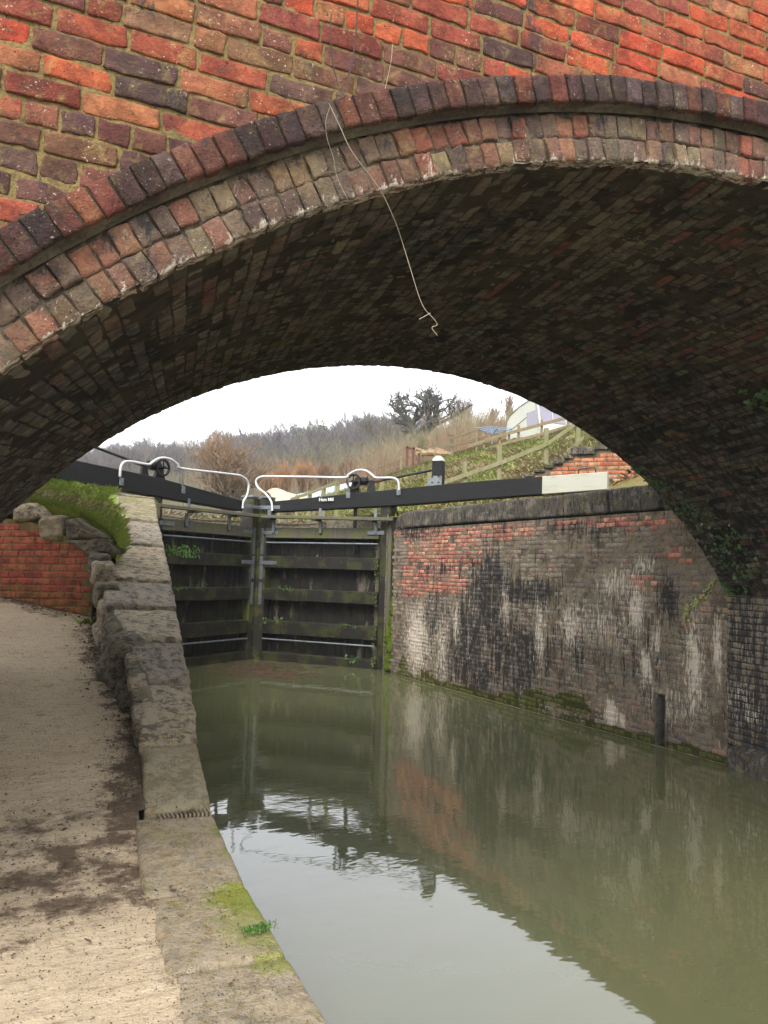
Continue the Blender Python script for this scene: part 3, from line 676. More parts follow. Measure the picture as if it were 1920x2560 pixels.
# spandrel mortar + bricks on the near face
def facemap(u, v, w_): return fb(u, YN-w_, v)
LR0, LR1 = 5.155, 5.275
def outside(u, v, R): return np.hypot(u-CN[0], v-CN[1]) > R
SP = lambda u: -.045*(u-1.2)                             # courses rise a touch to the right
it = []; cols = []
base = pal([(146, 72, 46), (152, 64, 40), (134, 66, 46), (122, 60, 46), (138, 84, 58), (156, 70, 44)], 4000, .12)
dull = pal([(96, 60, 50), (84, 58, 50), (112, 80, 58), (102, 66, 52), (72, 52, 48), (90, 54, 46), (78, 52, 48)], 4000, .14)
rosy = pal([(120, 58, 46), (112, 56, 46), (128, 66, 50), (114, 74, 54)], 4000, .12)
k = 0
for r_ in range(48):
    vv = .3+r_*.0885
    # dogleg: a band of headers near the left haunch like the photo
    hd = r_ in (13, 21)
    L = .122 if hd else .25
    u = -2.6+(r_ % 2)*.125+rng.uniform(-.03, .03)
    while u < 5.4:
        l = L*rng.uniform(.93, 1.05) if rng.random() > .07 else .122
        cu = u+l/2; cv = vv+SP(cu)
        if outside(cu, cv, LR0-.09):
            d = np.hypot(cu-CN[0], cv-CN[1])-LR1
            t_ = vnoise(np.array([[cu*.9, cv*2.2, 3.]]))[0]
            pd = .75*sstep(.45, .0, d)*(cu < 1.6)+.35*(t_ > .25)+.55*sstep(.2, .5, (1.05-cu)*.5+(1.62-cv)*.3)*.6
            q = rng.random()
            c = dull[k] if q < pd*.8 else (rosy[k] if (cu < .75 and cv < 1.55) or q < pd+.12 else base[k])
            q_ = [(cu, l-.013)]; pr_ = rng.uniform(-.003, .005); ro_ = rng.normal(0, .008)-.03; k += 1
            while q_:                                   # bricks cut to the curve of the hood
                cu_, l_ = q_.pop(); ok = all(outside(cu_+a*l_/2, cv+b*.036, 5.165) for a in (-1, 1) for b in (-1, 1))
                if ok: it.append((cu_, cv, l_, .0765, pr_, ro_)); cols.append(c)
                elif l_ > .05 and outside(cu_, cv+.036, 5.165-l_/2): q_ += [(cu_-l_/4, l_/2), (cu_+l_/4, l_/2)]
        u += l
bricks('spandrel_brickwork', it, facemap, cols, M['spandrel'], br, 2, .045, .0032, .0075)
o = sheet('spandrel_mortar', np.arange(-2.7, 5.5, .03), np.arange(.2, 4.1, .03), lambda u, v, w_: facemap(u, np.where(outside(u, v, 5.17), v, CN[1]+np.sqrt(np.maximum(26.73-(u-CN[0])**2, 0.01))), w_-.006), M['mortar_tan'], br, disp=.004, dsc=30)
# parapet coping far above the frame
mb = MB()
for i in range(30):
    o_ = fb(-9+i*.84, YN-.06, 4.4); mb.box(o_, BX*.83, BY*(YF-YN+.12), (0, 0, .16), .02)
mb.build('parapet_coping', M['darkstone'], br)
def ringst(P):
    r = np.hypot(P@BX-CN[0], P[:, 2]-CN[1]); return np.stack([r*0+.12*(r > 5.08), .4*sstep(4.955, 4.93, r)+.16, r*0], -1)
# voussoir ring: two rings of headers
def ringmap(y0): return lambda u, v, w_: fb(CN[0]+v*np.sin(u/5.), y0-w_, CN[1]+v*np.cos(u/5.))
for nm, ra, rb in (('inner_voussoir_ring', 4.928, 5.026), ('outer_voussoir_ring', 5.032, 5.132)):
    it = []; u = -5.2*1.28
    while u < 4.6:
        l = .0775*rng.uniform(.9, 1.12); j = .006*math.sin(u*3)+rng.uniform(-.006, .006)
        it.append((u+l/2, (ra+rb)/2+j*.5, l-.0055, (rb-ra)*rng.uniform(.96, 1.07), rng.uniform(-.008, .008), rng.normal(0, .045))); u += l
    cl = pal([(108, 70, 54), (96, 64, 52), (120, 78, 56), (92, 74, 56), (108, 88, 64), (80, 60, 52), (118, 64, 48)], len(it), .16)
    bricks(nm, it, ringmap(YN), cl, M['ring'], br, 2, .07, .009, .007, ringst)
sheet('ring_mortar', np.arange(-6.6, 4.7, .022), np.linspace(4.932, 5.145, 10), lambda u, v, w_: ringmap(YN)(u, v+.006*fbm(np.stack([u, v, u*0], -1), 25, 2), w_-.012), M['mortar_grey'], br, ringst, disp=.009, dsc=28)
# concave mortar fillet under the hood
ts = np.linspace(0, 1, 9)
def fillet(u, v, w_):
    r = 5.138+.026*v; y = YN-.006-.055*v**1.3
    return ringmap(0)(u, r, -(y-w_*.6))
sheet('mortar_fillet', np.arange(-6.6, 4.7, .03), ts, fillet, M['mortar_grey'], br, disp=.008, dsc=14)
it = []; u = -6.6
while u < 4.7:
    l = .0785*rng.uniform(.92, 1.1)
    it.append((u+l/2, (LR0+LR1)/2+rng.uniform(-.004, .004), l-.008, LR1-LR0, rng.uniform(-.004, .004), rng.normal(0, .03))); u += l
cl = pal([(78, 52, 47), (66, 49, 46), (88, 55, 48), (72, 54, 50), (94, 58, 47), (60, 47, 45), (74, 60, 56)], len(it), .14)
bricks('hood_mould', it, ringmap(YN-.066), cl, M['hood'], br, 2, .11, .008, .004)
V = []; F = []; uu = np.arange(-6.6, 4.7, .05)
for i, u in enumerate(uu):
    for r, y in ((5.158, YN-.053), (5.158, YN+.02), (5.268, YN-.053), (5.268, YN+.02)):
        V.append(ringmap(0)(np.array([u]), np.array([r]), np.array([-y]))[0])
    if i: b_ = 4*(i-1); F += [(b_, b_+4, b_+5, b_+1), (b_+2, b_+3, b_+7, b_+6), (b_, b_+2, b_+6, b_+4)]
mesh('hood_mortar', V, F, M['mortar_dark'], br)
# soffit bricks: skewed courses
def softmap(u, v, w_): return soff(u/R0, v, w_)
def soffstain(P):
    x = P@BX; y = P@BY; z = P[:, 2]; q = np.stack([x, y, z], -1)
    n1 = fbm(q, 1.1, 3, 2); n2 = fbm(q*np.array([1, 1, 1]), .8, 2, 8)
    k = .26+.5*n1+.12*sstep(4.5, 6.8, x); g = np.clip(.12+.6*n2, 0, 1)
    moss = np.clip(.22+.7*fbm(q, .7, 2, 30), 0, .62)
    ed = sstep(YN+.22, YN+.02, y)*.5
    return np.stack([np.clip(k, 0, .9)*1.0-ed, g*.62+ed*.6, moss*.8], -1)
it = []; sk = math.tan(math.radians(7)); u0 = A0*R0
nr = int((A1*R0-u0)/.0765)+12
for r_ in range(-8, nr):
    v = YN+.01+(r_ % 2)*.11
    while v < YF-.02:
        l = min(.2235*rng.uniform(.9, 1.08), YF-v)
        uc = u0+r_*.0765+(v-YN)*sk
        if u0 < uc < A1*R0-.02 and l > .05:
            it.append((uc, v+l/2, .064, l-.012, rng.uniform(-.006, .009)+(-.02 if rng.random() < .03 else 0), -math.atan(sk)+rng.normal(0, .012)))
        v += l
cl = pal([(98, 90, 74), (92, 84, 70), (102, 96, 80), (90, 84, 72), (98, 78, 66), (86, 78, 68), (98, 92, 74)], len(it), .07)
xs = CN[0]+R0*np.sin(np.array(it)[:, 0]/R0)
for i in range(len(it)):
    if rng.random() < .12*sstep(1, 5, xs[i])+.01: cl[i] = np.array(srgb(112, 70, 60))*rng.uniform(.6, 1.1)
bricks('soffit_brickwork', it, softmap, cl, M['soffit'], br, 1, .04, .0035, .007, soffstain)
sheet('soffit_mortar', np.arange(u0, A1*R0+.03, .05), np.linspace(YN+.012, YF-.012, 90), lambda u, v, w_: softmap(np.minimum(u, A1*R0), v, w_-.001), M['mortar_dark'], br, soffstain, .009, 20)
# right abutment below the springing
zs = float(cen(YF)[1]+R0*math.cos(A1))
def abmap(u, v, w_): return fb(SPR-w_, u, v)
it = []
for r_ in range(30):
    z = WZ-.1+r_*.0765; v = YN+(r_ % 2)*.11
    if z > zs+.02: break
    while v < YF-.02:
        l = min(.2235, YF-v); it.append((v+l/2, z, l-.012, .064, rng.uniform(-.004, .006), rng.normal(0, .008))); v += l
def abst(P):
    y = P@BY; z = P[:, 2]; q = np.stack([y, y*0, z], -1)
    return np.stack([np.clip(.5+.5*fbm(q*np.array([2, 1, .5]), 1, 3, 4), 0, 1), np.clip(.22+.4*fbm(q, 2, 2, 6), 0, 1), .75*sstep(-1.75, -2.15, z)], -1)
bricks('abutment_brickwork', it, abmap, pal([(108, 82, 60), (92, 76, 60), (76, 68, 62), (120, 96, 66)], len(it), .2), M['canalwall'], br, 1, .04, .006, .005, abst)
rough_block('plinth_ledge', [fb(SPR-.16, 2.8, WZ-.6), fb(SPR+.05, 2.8, WZ-.6), fb(SPR+.05, YF-.1, WZ-.6), fb(SPR-.16, YF-.1, WZ-.6), fb(SPR-.13, 2.8, WZ+.26), fb(SPR+.05, 2.8, WZ+.3), fb(SPR+.05, YF-.1, WZ+.3), fb(SPR-.1, YF-.1, WZ+.22)], M['darkstone'], br, n=60, amp=.05, scl=4, rnd=.05, seed=130)
# ================================================================ CANAL WALL on the right
cw = thing('canal_side_wall', 'tall stained brick canal wall with sooty stone coping right of the lock gates', 'wall')
WX = 8.08
P0 = np.array([WX, 0, 0]); N0 = np.array([-1., 0, 0])
def wyz(px, py): q = onplane(px, py, P0, N0); return q[1], q[2]
y_c = fb(SPR, YF, 0)[1]
def spots(L):
    out = []
    for px, py, rx_, ry_, v in L:
        a, b = wyz(px, py); a2, _ = wyz(px-rx_, py); _, b2 = wyz(px, py-ry_); out.append((a, b, abs(a2-a), abs(b2-b), v))
    return out
BLK = spots([(1040, 1400, 170, 100, .3), (1000, 1120, 150, 20, .35), (1040, 1340, 45, 110, .8), (1130, 1275, 55, 30, .9), (1030, 1440, 40, 60, .5), (1120, 1400, 60, 60, .5), (930, 1330, 30, 60, .35), (900, 1150, 50, 22, .55), (1080, 1150, 40, 30, .25), (1445, 1290, 30, 50, .75),
             (950, 1230, 50, 14, .45), (1060, 1230, 30, 50, .6), (1000, 1400, 30, 90, .5), (1200, 1300, 50, 60, .25), (1300, 1150, 60, 30, .4), (1480, 1120, 40, 30, .5), (1250, 1400, 80, 60, .3), (1390, 1420, 50, 90, .35), (1130, 1470, 25, 60, .5), (1200, 1140, 60, 18, .35)])
WHT = spots([(900, 1380, 30, 90, .5), (955, 1400, 15, 90, .35), (1165, 1370, 14, 90, .38), (1230, 1350, 20, 70, .3), (1330, 1255, 60, 40, .55), (1395, 1215, 40, 30, .5), (1375, 1310, 14, 40, .6), (1395, 1440, 14, 50, .55), (1420, 1380, 10, 40, .4),
             (1500, 1430, 22, 110, .5), (1320, 1540, 14, 30, .9), (1345, 1560, 8, 20, .7), (1440, 1520, 60, 50, .25), (1300, 1350, 90, 60, .28), (1550, 1400, 12, 90, .5), (985, 1345, 8, 60, .4), (1090, 1300, 12, 60, .35), (1130, 1510, 8, 30, .5)])
MOS = spots([(870, 1440, 14, 30, .7), (920, 1455, 30, 16, .7), (1000, 1490, 50, 14, .8), (1120, 1510, 60, 16, .85), (1240, 1520, 45, 28, 1.1), (1160, 1500, 40, 16, .9), (1330, 1580, 50, 16, .75), (1400, 1590, 20, 18, .6), (880, 1300, 14, 100, .35), (1480, 1610, 60, 12, .5), (1560, 1640, 60, 12, .6)])
def wst(P):
    q = P[:, 1:3]; Z = P[:, 2]
    bk = np.clip(clipst(q, BLK)*1.0, 0, .62)+.04; wh = np.clip(clipst(q, WHT)*1.1, 0, .6)+.24*sstep(.3, -.6, Z); mo = clipst(q, MOS)+.55*sstep(WZ+.16, WZ+.02, Z)
    return np.stack([bk, wh, mo], -1)
def inrect(px_, L):
    return any(a < px_[0] < b and c < px_[1] < d for a, b, c, d in L)
def toP(P):
    d = P@F_; return 829.5+FPX*(P@R_)/d, 1106-FPX*(P@U_)/d
it = []; cols = []
redc = pal([(172, 108, 92), (182, 118, 98), (158, 94, 82), (186, 136, 112), (140, 92, 80)], 6000, .12)
gry = pal([(112, 100, 90), (98, 88, 82), (128, 114, 98), (106, 84, 78), (88, 80, 76)], 6000, .14)
brn = pal([(130, 96, 82), (146, 110, 88), (112, 92, 80), (120, 84, 72)], 6000, .14)
k = 0
for r_ in range(44):
    z = WZ-.18+r_*.0745
    if z > .93: break
    hd = r_ % 2
    y = y_c-.05+(0 if hd else .056)
    while y < 14.75:
        l = (.1115 if hd else .2235)*rng.uniform(.96, 1.05); cy = y+l/2
        px, py = toP(np.array([WX, cy, z]))
        if not (7.27 < cy+.0 < 7.5 and z < -1.5+.02) and z < .9+.05*0:
            n1 = 26*vnoise(np.array([[cy*1.2, z*2., 0]]))[0]
            t_ = (px+n1+rng.normal(0, 5), py+n1*.5+rng.normal(0, 4))
            if inrect(t_, [(865, 1050, 1120, 1225), (865, 1000, 1225, 1285), (1000, 1170, 1110, 1160), (1150, 1430, 1100, 1138), (1438, 1495, 1185, 1212), (1375, 1425, 1245, 1285)]): c = redc[k]
            elif inrect(t_, [(1500, 1570, 1280, 1460), (1475, 1510, 1330, 1470), (1250, 1420, 1490, 1600), (1420, 1570, 1110, 1200)]): c = brn[k]
            else: c = gry[k] if rng.random() < .82 else brn[k]
            redz = inrect(t_, [(865, 1050, 1120, 1225), (865, 1000, 1225, 1285), (1000, 1170, 1110, 1160), (1150, 1430, 1100, 1138), (1438, 1495, 1185, 1212), (1375, 1425, 1245, 1285)])
            it.append((cy, z, l-.011, .0635, rng.uniform(-.005, .007)+.004*redz+(-.012 if rng.random() < .04 else 0), rng.normal(0, .008))); cols.append(c); k += 1
        y += l
def cwmap(u, v, w_): return np.stack([WX-w_, u, v], -1)
bricks('brickwork', it, cwmap, cols, M['canalwall'], cw, 1, .04, .004, .006, wst)
def mort(u, v, w_):
    rec = (u > 7.285) & (u < 7.487) & (v < -1.5)
    return cwmap(u, v, w_-.001-.22*rec)
yl = np.unique(np.r_[np.arange(y_c-.05, 14.8, .05), 7.28, 7.287, 7.485, 7.492]); zl = np.unique(np.r_[np.arange(WZ-.3, .97, .05), -1.503, -1.497])
sheet('mortar_bed', yl, zl, mort, M['mortar_wall'], cw, wst, .006, 20)
# coping stones (joints measured)
J = [6.2, 7.35, 8.34, 9.31, 10.31, 11.43, 12.19, 12.83, 13.45, 14.3]
for i in range(len(J)-1):
    a, b = J[i]+.006, J[i+1]-.006; zt = 1.30+rng.uniform(-.01, .012); zb = .945+rng.uniform(-.006, .02); pr = rng.uniform(.0, .02)
    c8 = [(WX-.015-pr, a, zb), (WX+.6, a, zb), (WX+.6, b, zb), (WX-.015-pr, b, zb), (WX-.02-pr, a, zt), (WX+.6, a, zt+.02), (WX+.6, b, zt+.02), (WX-.02-pr, b, zt)]
    rough_block('coping_stone', c8, M['darkstone'], cw, n=34, amp=.03, scl=4, rnd=.05, seed=150+i)
# rounded nose towards the gate recess
for i, (a, b, x, za, zb_) in enumerate([(14.31, 14.62, .0, 1.3, 1.28), (14.63, 14.95, .08, 1.28, 1.18)]):
    c8 = [(WX-.015+x*.3, a, .95), (WX+.7, a, .95), (WX+.7, b, .93), (WX+x, b, .9), (WX-.02+x*.3, a, za), (WX+.7, a, za+.03), (WX+.7, b, zb_+.06), (WX+x, b, zb_)]
    rough_block('coping_stone', c8, M['darkstone'], cw, n=30, amp=.035, scl=4, rnd=.09, seed=170+i)
# the recess flank behind the wall end: mossy masonry
rough_block('gate_recess_masonry', [(WX-.0, 14.77, -2.6), (WX+.9, 14.77, -2.6), (WX+.9, 15.9, -2.6), (WX+.24, 15.6, -2.6), (WX+.02, 14.77, .93), (WX+.9, 14.77, .93), (WX+.9, 15.9, .93), (WX+.24, 15.6, .93)], M['mossrock'], cw, n=60, amp=.05, scl=4, rnd=.05, seed=180)
V = [(WX+.06, y_c, 1.2), (WX+.06, 15.3, 1.2), (WX+.8, y_c, 1.2), (WX+.8, 15.3, 1.2)]
# steel channel in the niche
mb = MB(); mb.box((WX+.02, 7.3, -2.6), (.16, 0, 0), (0, .008, 0), (0, 0, 1.04)); mb.box((WX+.02, 7.468, -2.6), (.16, 0, 0), (0, .008, 0), (0, 0, 1.04)); mb.box((WX+.18, 7.3, -2.6), (.008, 0, 0), (0, .176, 0), (0, 0, 1.04))
mb.build('steel_channel', M['niche'], cw)
# moss hanging beside the gate post
V = []
def mossdrape(name, label, pts, amp, seed):
    pass
mo = MB()
for i in range(7):
    c = np.array([WX+.02+i*.006+rng.uniform(-.02, .03), 14.83+rng.uniform(0, .12), -1.95+i*.2]); 
    rough_block('', [c+np.array(q) for q in [(-.12, -.06, -.2), (.06, -.08, -.2), (.06, .1, -.2), (-.12, .1, -.2), (-.08, -.04, .2), (.05, -.05, .2), (.05, .1, .2), (-.08, .1, .2)]], None, None, 16, .05, 9, .09, 190+i, 0, mo)
t_ = thing('moss_patch', 'vivid green moss hanging on the masonry between gate post and stained wall', 'moss')
mo.build('moss_cushion', M['moss'], t_, True)
# ================================================================ IVY on the arch edge
def ivy(name, label, centres, n, size, seed):
    t = thing(name, label, 'ivy'); P = []; N = []; st = MB()
    for (a, y, ra, ry) in centres:
        m_ = int(n*ra*ry*60)+20
        aa = a+rng.normal(0, ra, m_)/R0; yv_ = np.clip(y+rng.normal(0, ry, m_), YN, YF+.06)
        w_ = rng.uniform(.01, .1, m_); P.append(soff(aa, yv_, w_)); cx, cz = cen(yv_)
        N.append(fb(-np.sin(aa), -.35*np.ones(m_), -np.cos(aa))+rng.normal(0, .45, (m_, 3)))
    leafcloud('leaves', np.concatenate(P), np.concatenate(N), size, M['ivy'], t)
    prev = None
    for (a, y, ra, ry) in centres:
        q = soff(np.array([a]), np.array([y]), np.array([.015]))[0]
        if prev is not None: st.tube([prev, (prev+q)/2+rng.normal(0, .02, 3), q], .005, 4)
        prev = q
    st.build('stem', M['twigdark'], t)
ivy('ivy', 'dark green ivy creeping down the right edge of the arch towards the wall', [(math.radians(a), y, ra, ry) for a, y, ra, ry in
    [(34, 7.2, .05, .06), (36.5, 7.1, .09, .1), (39, 7.1, .1, .12), (41, 6.95, .12, .16), (43.5, 6.9, .13, .18), (46, 6.95, .13, .18), (48.5, 6.9, .15, .2), (50.5, 6.8, .15, .22), (52.5, 6.95, .16, .2), (54.5, 7.1, .12, .14), (56.5, 7.2, .08, .06), (47, 6.6, .08, .1)]], 6, .042, 1)
ivy('ivy_clump', 'dark ivy clump growing high on the shaded underside near the right frame edge', [(math.radians(a), y, ra, ry) for a, y, ra, ry in [(27, 4.65, .1, .12), (29, 4.7, .1, .1), (25, 4.75, .08, .1)]], 14, .06, 2)
# trailing ivy strand on the canal wall
t_ = thing('ivy_strand', 'thin pale ivy strand trailing down the canal wall below the arch edge', 'ivy')
Q = np.array([onplane(px, py, P0+np.array([-.02, 0, 0]), N0) for px, py in [(1560, 1240), (1540, 1262), (1518, 1290), (1500, 1302), (1484, 1320), (1480, 1345)]])
mb = MB(); mb.tube(smooth_path(Q), .004, 4); mb.build('stem', M['twigdark'], t_)
S_ = smooth_path(Q, 16); S_ = S_+rng.normal(0, .02, S_.shape)*[.3, 1, 1]; leafcloud('leaves', S_, np.tile([-1., -.3, .2], (len(S_), 1))+rng.normal(0, .3, S_.shape), .035, M['weed'], t_)
# ================================================================ stems on the arch
def stem(label, pts, r, mat, depth_y, name='dry_stem'):
    n_ = BY; t = []
    for p in pts:
        y = p[2] if len(p) > 2 else depth_y
        t.append(onplane(p[0], p[1], BY*y, BY))
    mb = MB(); mb.tube(smooth_path(t, 8), r, 5)
    return props(mb.build(name, mat, None, True), label, 'stem')
stem('long pale root hanging down across the dark arch underside', [(710, 222), (735, 275), (762, 330), (818, 405, 2.7), (850, 470, 2.75), (868, 520, 2.8), (885, 575, 2.8), (905, 640, 2.8), (918, 668, 2.8), (938, 690, 2.8), (944, 702, 2.8), (933, 708, 2.8), (945, 725, 2.8)], .0014, M['stem'], 2.655, 'hanging_root')
stem('short pale root fork at the end of the hanging root', [(905, 690, 2.81), (918, 683, 2.8), (930, 676, 2.8)], .0016, M['stem'], 2.8, 'root_tip')
stem('fine pale root looping over the hood bricks left of the hanging root', [(712, 232), (704, 262), (707, 300), (720, 340), (726, 375), (738, 405), (752, 432)], .0007, M['stem'], 2.66, 'hanging_root')
stem('dark twig rising up the orange bricks from the hood, right of two', [(736, 215, 2.67), (748, 180, 2.72), (762, 130, 2.73), (768, 80, 2.73), (772, 20, 2.73), (774, -40, 2.73)], .003, M['twigdark'], 2.73, 'dead_twig')
stem('dark twig rising up the orange bricks from the hood, left of two', [(742, 212, 2.67), (730, 180, 2.73), (718, 130, 2.73), (714, 60, 2.73), (716, 30, 2.73)], .0024, M['twigdark'], 2.73, 'dead_twig')
stem('short pale stalk on the bricks above the hood right of the dark twigs', [(832, 192, 2.67), (838, 165, 2.73), (845, 130, 2.73), (848, 95, 2.73)], .001, M['stem'], 2.73, 'dry_stalk')
# ================================================================ LOCK GATES
Hr = np.array([8.2, 15.4, 0]); Mt = np.array([6.05, 18.0, 0]); Hl = np.array([3.2, 16.31, 0])
class Leaf:
    """local frame: s from heel to mitre, o towards the camera side, z up"""
    def __init__(s_, H, Mi):
        s_.H = H; s_.e = (Mi-H)/np.linalg.norm(Mi-H); s_.L = np.linalg.norm(Mi-H)
        n = np.array([s_.e[1], -s_.e[0], 0]); s_.n = n if n[1] < 0 else -n
    def P(s_, s, o, z): return s_.H+s_.e*s+s_.n*o+np.array([0, 0, z])
    def px(s_, px, py, o=0.):
        q = onplane(px, py, s_.H+s_.n*o, s_.n); return np.dot(q-s_.H, s_.e), q[2]
    def box(s_, mb, s0, s1, o0, o1, z0, z1, bev=.008, mi=0):
        mb.box(s_.P(s0, o0, z0), s_.e*(s1-s0), s_.n*(o1-o0), (0, 0, z1-z0), bev, mi)
def gate(label, H, right):
    g = Leaf(H, Mt+(np.array([.05, -.03, 0]) if right else np.array([-.12, .02, 0])))
    t = thing('lock_gate', label, 'lock gate', 'pair of mitred wooden lock gates'); L = g.L
    mb = MB(); g.box(mb, -.14, .12, -.26, .14, -2.6, 1.62 if right else 1.5, .04); mb.build('heel_post', M['gate_dark'], t)
    if right:
        mb = MB(); mb.box(g.P(-.2, .145, -2.6), g.e*.09, g.n*.05, (0, 0, 3.7), .01); mb.build('heel_batten', M['gate_grey'], t)
    mb = MB(); g.box(mb, L-.2, L+(.05 if right else .09), -.3, .10, -2.6, 1.70, .02); mb.build('mitre_post', M['gate_post'], t)
    mb = MB(); g.box(mb, L-.215, L+.0, -.27, .11, 1.704, 1.76, .012); mb.build('post_cap', M['galv'], t)
    rails = [(.74, .99), (.03, .31), (-.74, -.46), (-1.54, -1.23), (-2.35, -1.97)]
    for i, (z0, z1) in enumerate(rails):
        mb = MB(); g.box(mb, .142, L-.203, -.16, .12, z0, z1, .012); mb.build('rail', M['gate_grey' if i == 0 else 'gate_dark'], t)
    mb = MB(); s = .15
    while s < L-.22:
        w_ = min(rng.uniform(.17, .21), L-.205-s); g.box(mb, s, s+w_-.006, -.24+rng.uniform(-.006, .006), -.165, -2.6, .98, .004); s += w_
    mb.build('planking', M['gate_plank'], t)
    # balance beam seen from the canal: outline measured on the photo
    if right: tp = [(575, 1084.5), (849, 1057), (1020, 1040), (1312, 1019)]; bt = [(575, 1106), (849, 1092), (1020, 1078.5), (1312, 1057)]
    else: tp = [(528, 1082), (342, 1031.5), (172, 996), (40, 966)]; bt = [(528, 1104), (342, 1072), (172, 1044), (40, 1008)]
    of = .19
    T = [g.px(*q, of) for q in tp]; B_ = [g.px(*q, of) for q in bt]
    T[0] = (min(T[0][0], L-.21), T[0][1]); B_[0] = (min(B_[0][0], L-.21), B_[0][1])
    def zi(s, A): A = sorted(A); return float(np.interp(s, [a[0] for a in A], [a[1] for a in A]))
    smin = min(a[0] for a in T); smax = T[0][0]
    split = g.px(1171, 1050, of)[0] if right else None
    def seg(a, b, nm, mat, o1=of):
        xs_ = np.linspace(a, b, 12); V = []; F = []
        for x in xs_:
            for o_, z in ((o1, zi(x, B_)+.01), (o1, zi(x, T)-.012), (o1-.012, zi(x, T)), (-.12, zi(x, T)), (-.132, zi(x, T)-.012), (-.132, zi(x, B_)), (o1-.01, zi(x, B_))): V.append(g.P(x, o_, z))
        for i in range(11):
            for k in range(7): F.append((7*i+k, 7*i+(k+1) % 7, 7*i+7+(k+1) % 7, 7*i+7+k))
        F += [range(7), range(77, 84)]
        return mesh(nm, V, F, mat, t)
    if right: bm_ = seg(split, smax, 'balance_beam', M['black']); wh = seg(smin, split-.001, 'white_beam_end', M['white'])
    else: bm_ = seg(smin, smax, 'balance_beam', M['black'])
    # walkway plank and its brackets
    zw = 1.27
    def wz(px, py): return g.px(px, py, .5)
    wa, wb = (g.px(868, 1117, .5), g.px(554, 1111, .5)) if right else (g.px(341, 1086, .5), g.px(546, 1108, .5))
    z0 = (wa[1]+wb[1])/2
    mb = MB()
    for (o0, o1) in ((.215, .30), (.307, .4)):
        mb.box(g.P(-.3 if right else -.7, o0, wa[1]-.075), g.e*(L+.3-.03 if right else L+.7-.03)+np.array([0, 0, wb[1]-wa[1]]), g.n*(o1-o0), (0, 0, .075), .008)
    mb.build('walkway', M['gate_grey'], t)
    def zwalk(s): return wa[1]+(wb[1]-wa[1])*(s-wa[0])/(wb[0]-wa[0])
    bx = [698, 810, 588] if right else [409, 475+22]
    bx = [(692, 1096), (812, 1087), (590, 1104)] if right else [(409, 1074), (500, 1100)]
    for px_, py_ in bx:
        s, z = g.px(px_, py_, .2); mb = MB(); zz = zwalk(s)
        mb.box(g.P(s-.045, .195 if px_ not in (590, 500) else .125, zz-.08-.04), g.e*.09, g.n*.3, (0, 0, .04), .005)
        mb.box(g.P(s-.03, .125, .84), g.e*.06, g.n*.03, (0, 0, zz-.12-.84), .004); mb.build('bracket', M['gate_dark'], t)
        mb = MB(); mb.box(g.P(s-.035, .156, .86), g.e*.07, g.n*.014, (0, 0, zz-.12-.86+0), .003)
        if px_ not in (590, 500): mb.box(g.P(s-.035, of+.002, zz+.002), g.e*.07, g.n*.012, (0, 0, .19), .003)
        mb.build('bracket_strap', M['galv'], t)
    # straps on the mitre post
    for z0_, z1_ in ((.34, .98), (-.25, .30), (-.86, -.33)): mb = MB(); mb.box(g.P(L-.15, .104, z0_), g.e*.085, g.n*.014, (0, 0, z1_-z0_), .003).build('mitre_strap', M['galv'], t)
    for z0_ in (.82, .10): mb = MB(); mb.box(g.P(L-.55, .124, z0_), g.e*.46, g.n*.012, (0, 0, .09), .003).build('rail_strap', M['galv'], t)
    mb = MB(); mb.box(g.P(.0 if right else .02, .142, .84), g.e*.42, g.n*.014, (0, 0, .09), .003).build('rail_strap', M['galv'], t)
    mb = MB(); mb.box(g.P(L-.62, of+.004, 1.43), g.e*.6, g.n*.014, (0, 0, .085), .003); mb.build('beam_strap', M['galv'], t)
    mb = MB()
    for (s, o_, z) in [(L-.11, .125, .44), (L-.11, .125, .85), (L-.11, .125, -.15), (L-.11, .125, .22), (L-.5, .143, .865), (L-.12, .143, .865), (L-.5, .143, .145), (L-.56, .205, 1.472), (L-.08, .205, 1.472), (L-.11, .125, -.4), (L-.11, .125, -.8)]:
        mb = MB(); mb.tube([g.P(s, o_-.01, z), g.P(s, o_+.012, z)], .018, 6).build('bolt', M['galv'], t)
    for z in (.63, -1.66):
        mb = MB(); mb.tube([g.P(.16, .13, z), g.P(L-.24, .13, z)], .02, 8); mb.build('tie_rod', M['galv'], t)
    # handrail
    if right: hp = [(588, 1103), (586, 1084), (574, 1067), (559, 1055), (553, 1043), (556, 1034), (566, 1029.5), (580, 1029), (660, 1030), (742, 1031.5), (752, 1026), (764, 1018.5), (778, 1015), (792, 1017.5), (804, 1026), (813, 1032), (845, 1032), (857, 1036), (861, 1045), (862, 1060)]
    else: hp = [(527, 1096), (528, 1083), (538, 1069), (550, 1062), (534+1, 1046), (531, 1034), (520, 1028), (505, 1026)]
    if not right: hp = [(520+8, 1098), (527, 1083), (531, 1074), (541, 1066), (546-8, 1050), (534, 1036), (526, 1030), (512, 1026), (470, 1021), (394, 1012), (384, 1004), (372, 994), (358, 989.5), (344, 990), (331, 997), (322, 1003), (305, 1001), (283, 997), (270, 997.5), (263, 1004), (260, 1016), (259, 1030)]
    if not right: hp[1:6] = [(527, 1085), (529, 1076), (534, 1068), (538, 1055), (537, 1043)]
    if not right: hp = [(524, 1098), (526, 1083), (532, 1073), (541+2-7, 1060), (537, 1046), (531, 1035), (521, 1028.5)]+hp[7:]
    pts = [g.P(*(lambda a: (a[0], of+.03, a[1]))(g.px(*q, of+.03))) for q in hp]
    mb = MB(); mb.tube(smooth_path(pts, 6), .026, 8)
    b_ = [(777.5/1+0, 1032), (777, 1066)] if right else [(395, 1013), (394, 1051)]
    if right: b_ = [(752.5, 1032), (752.5, 1062)]
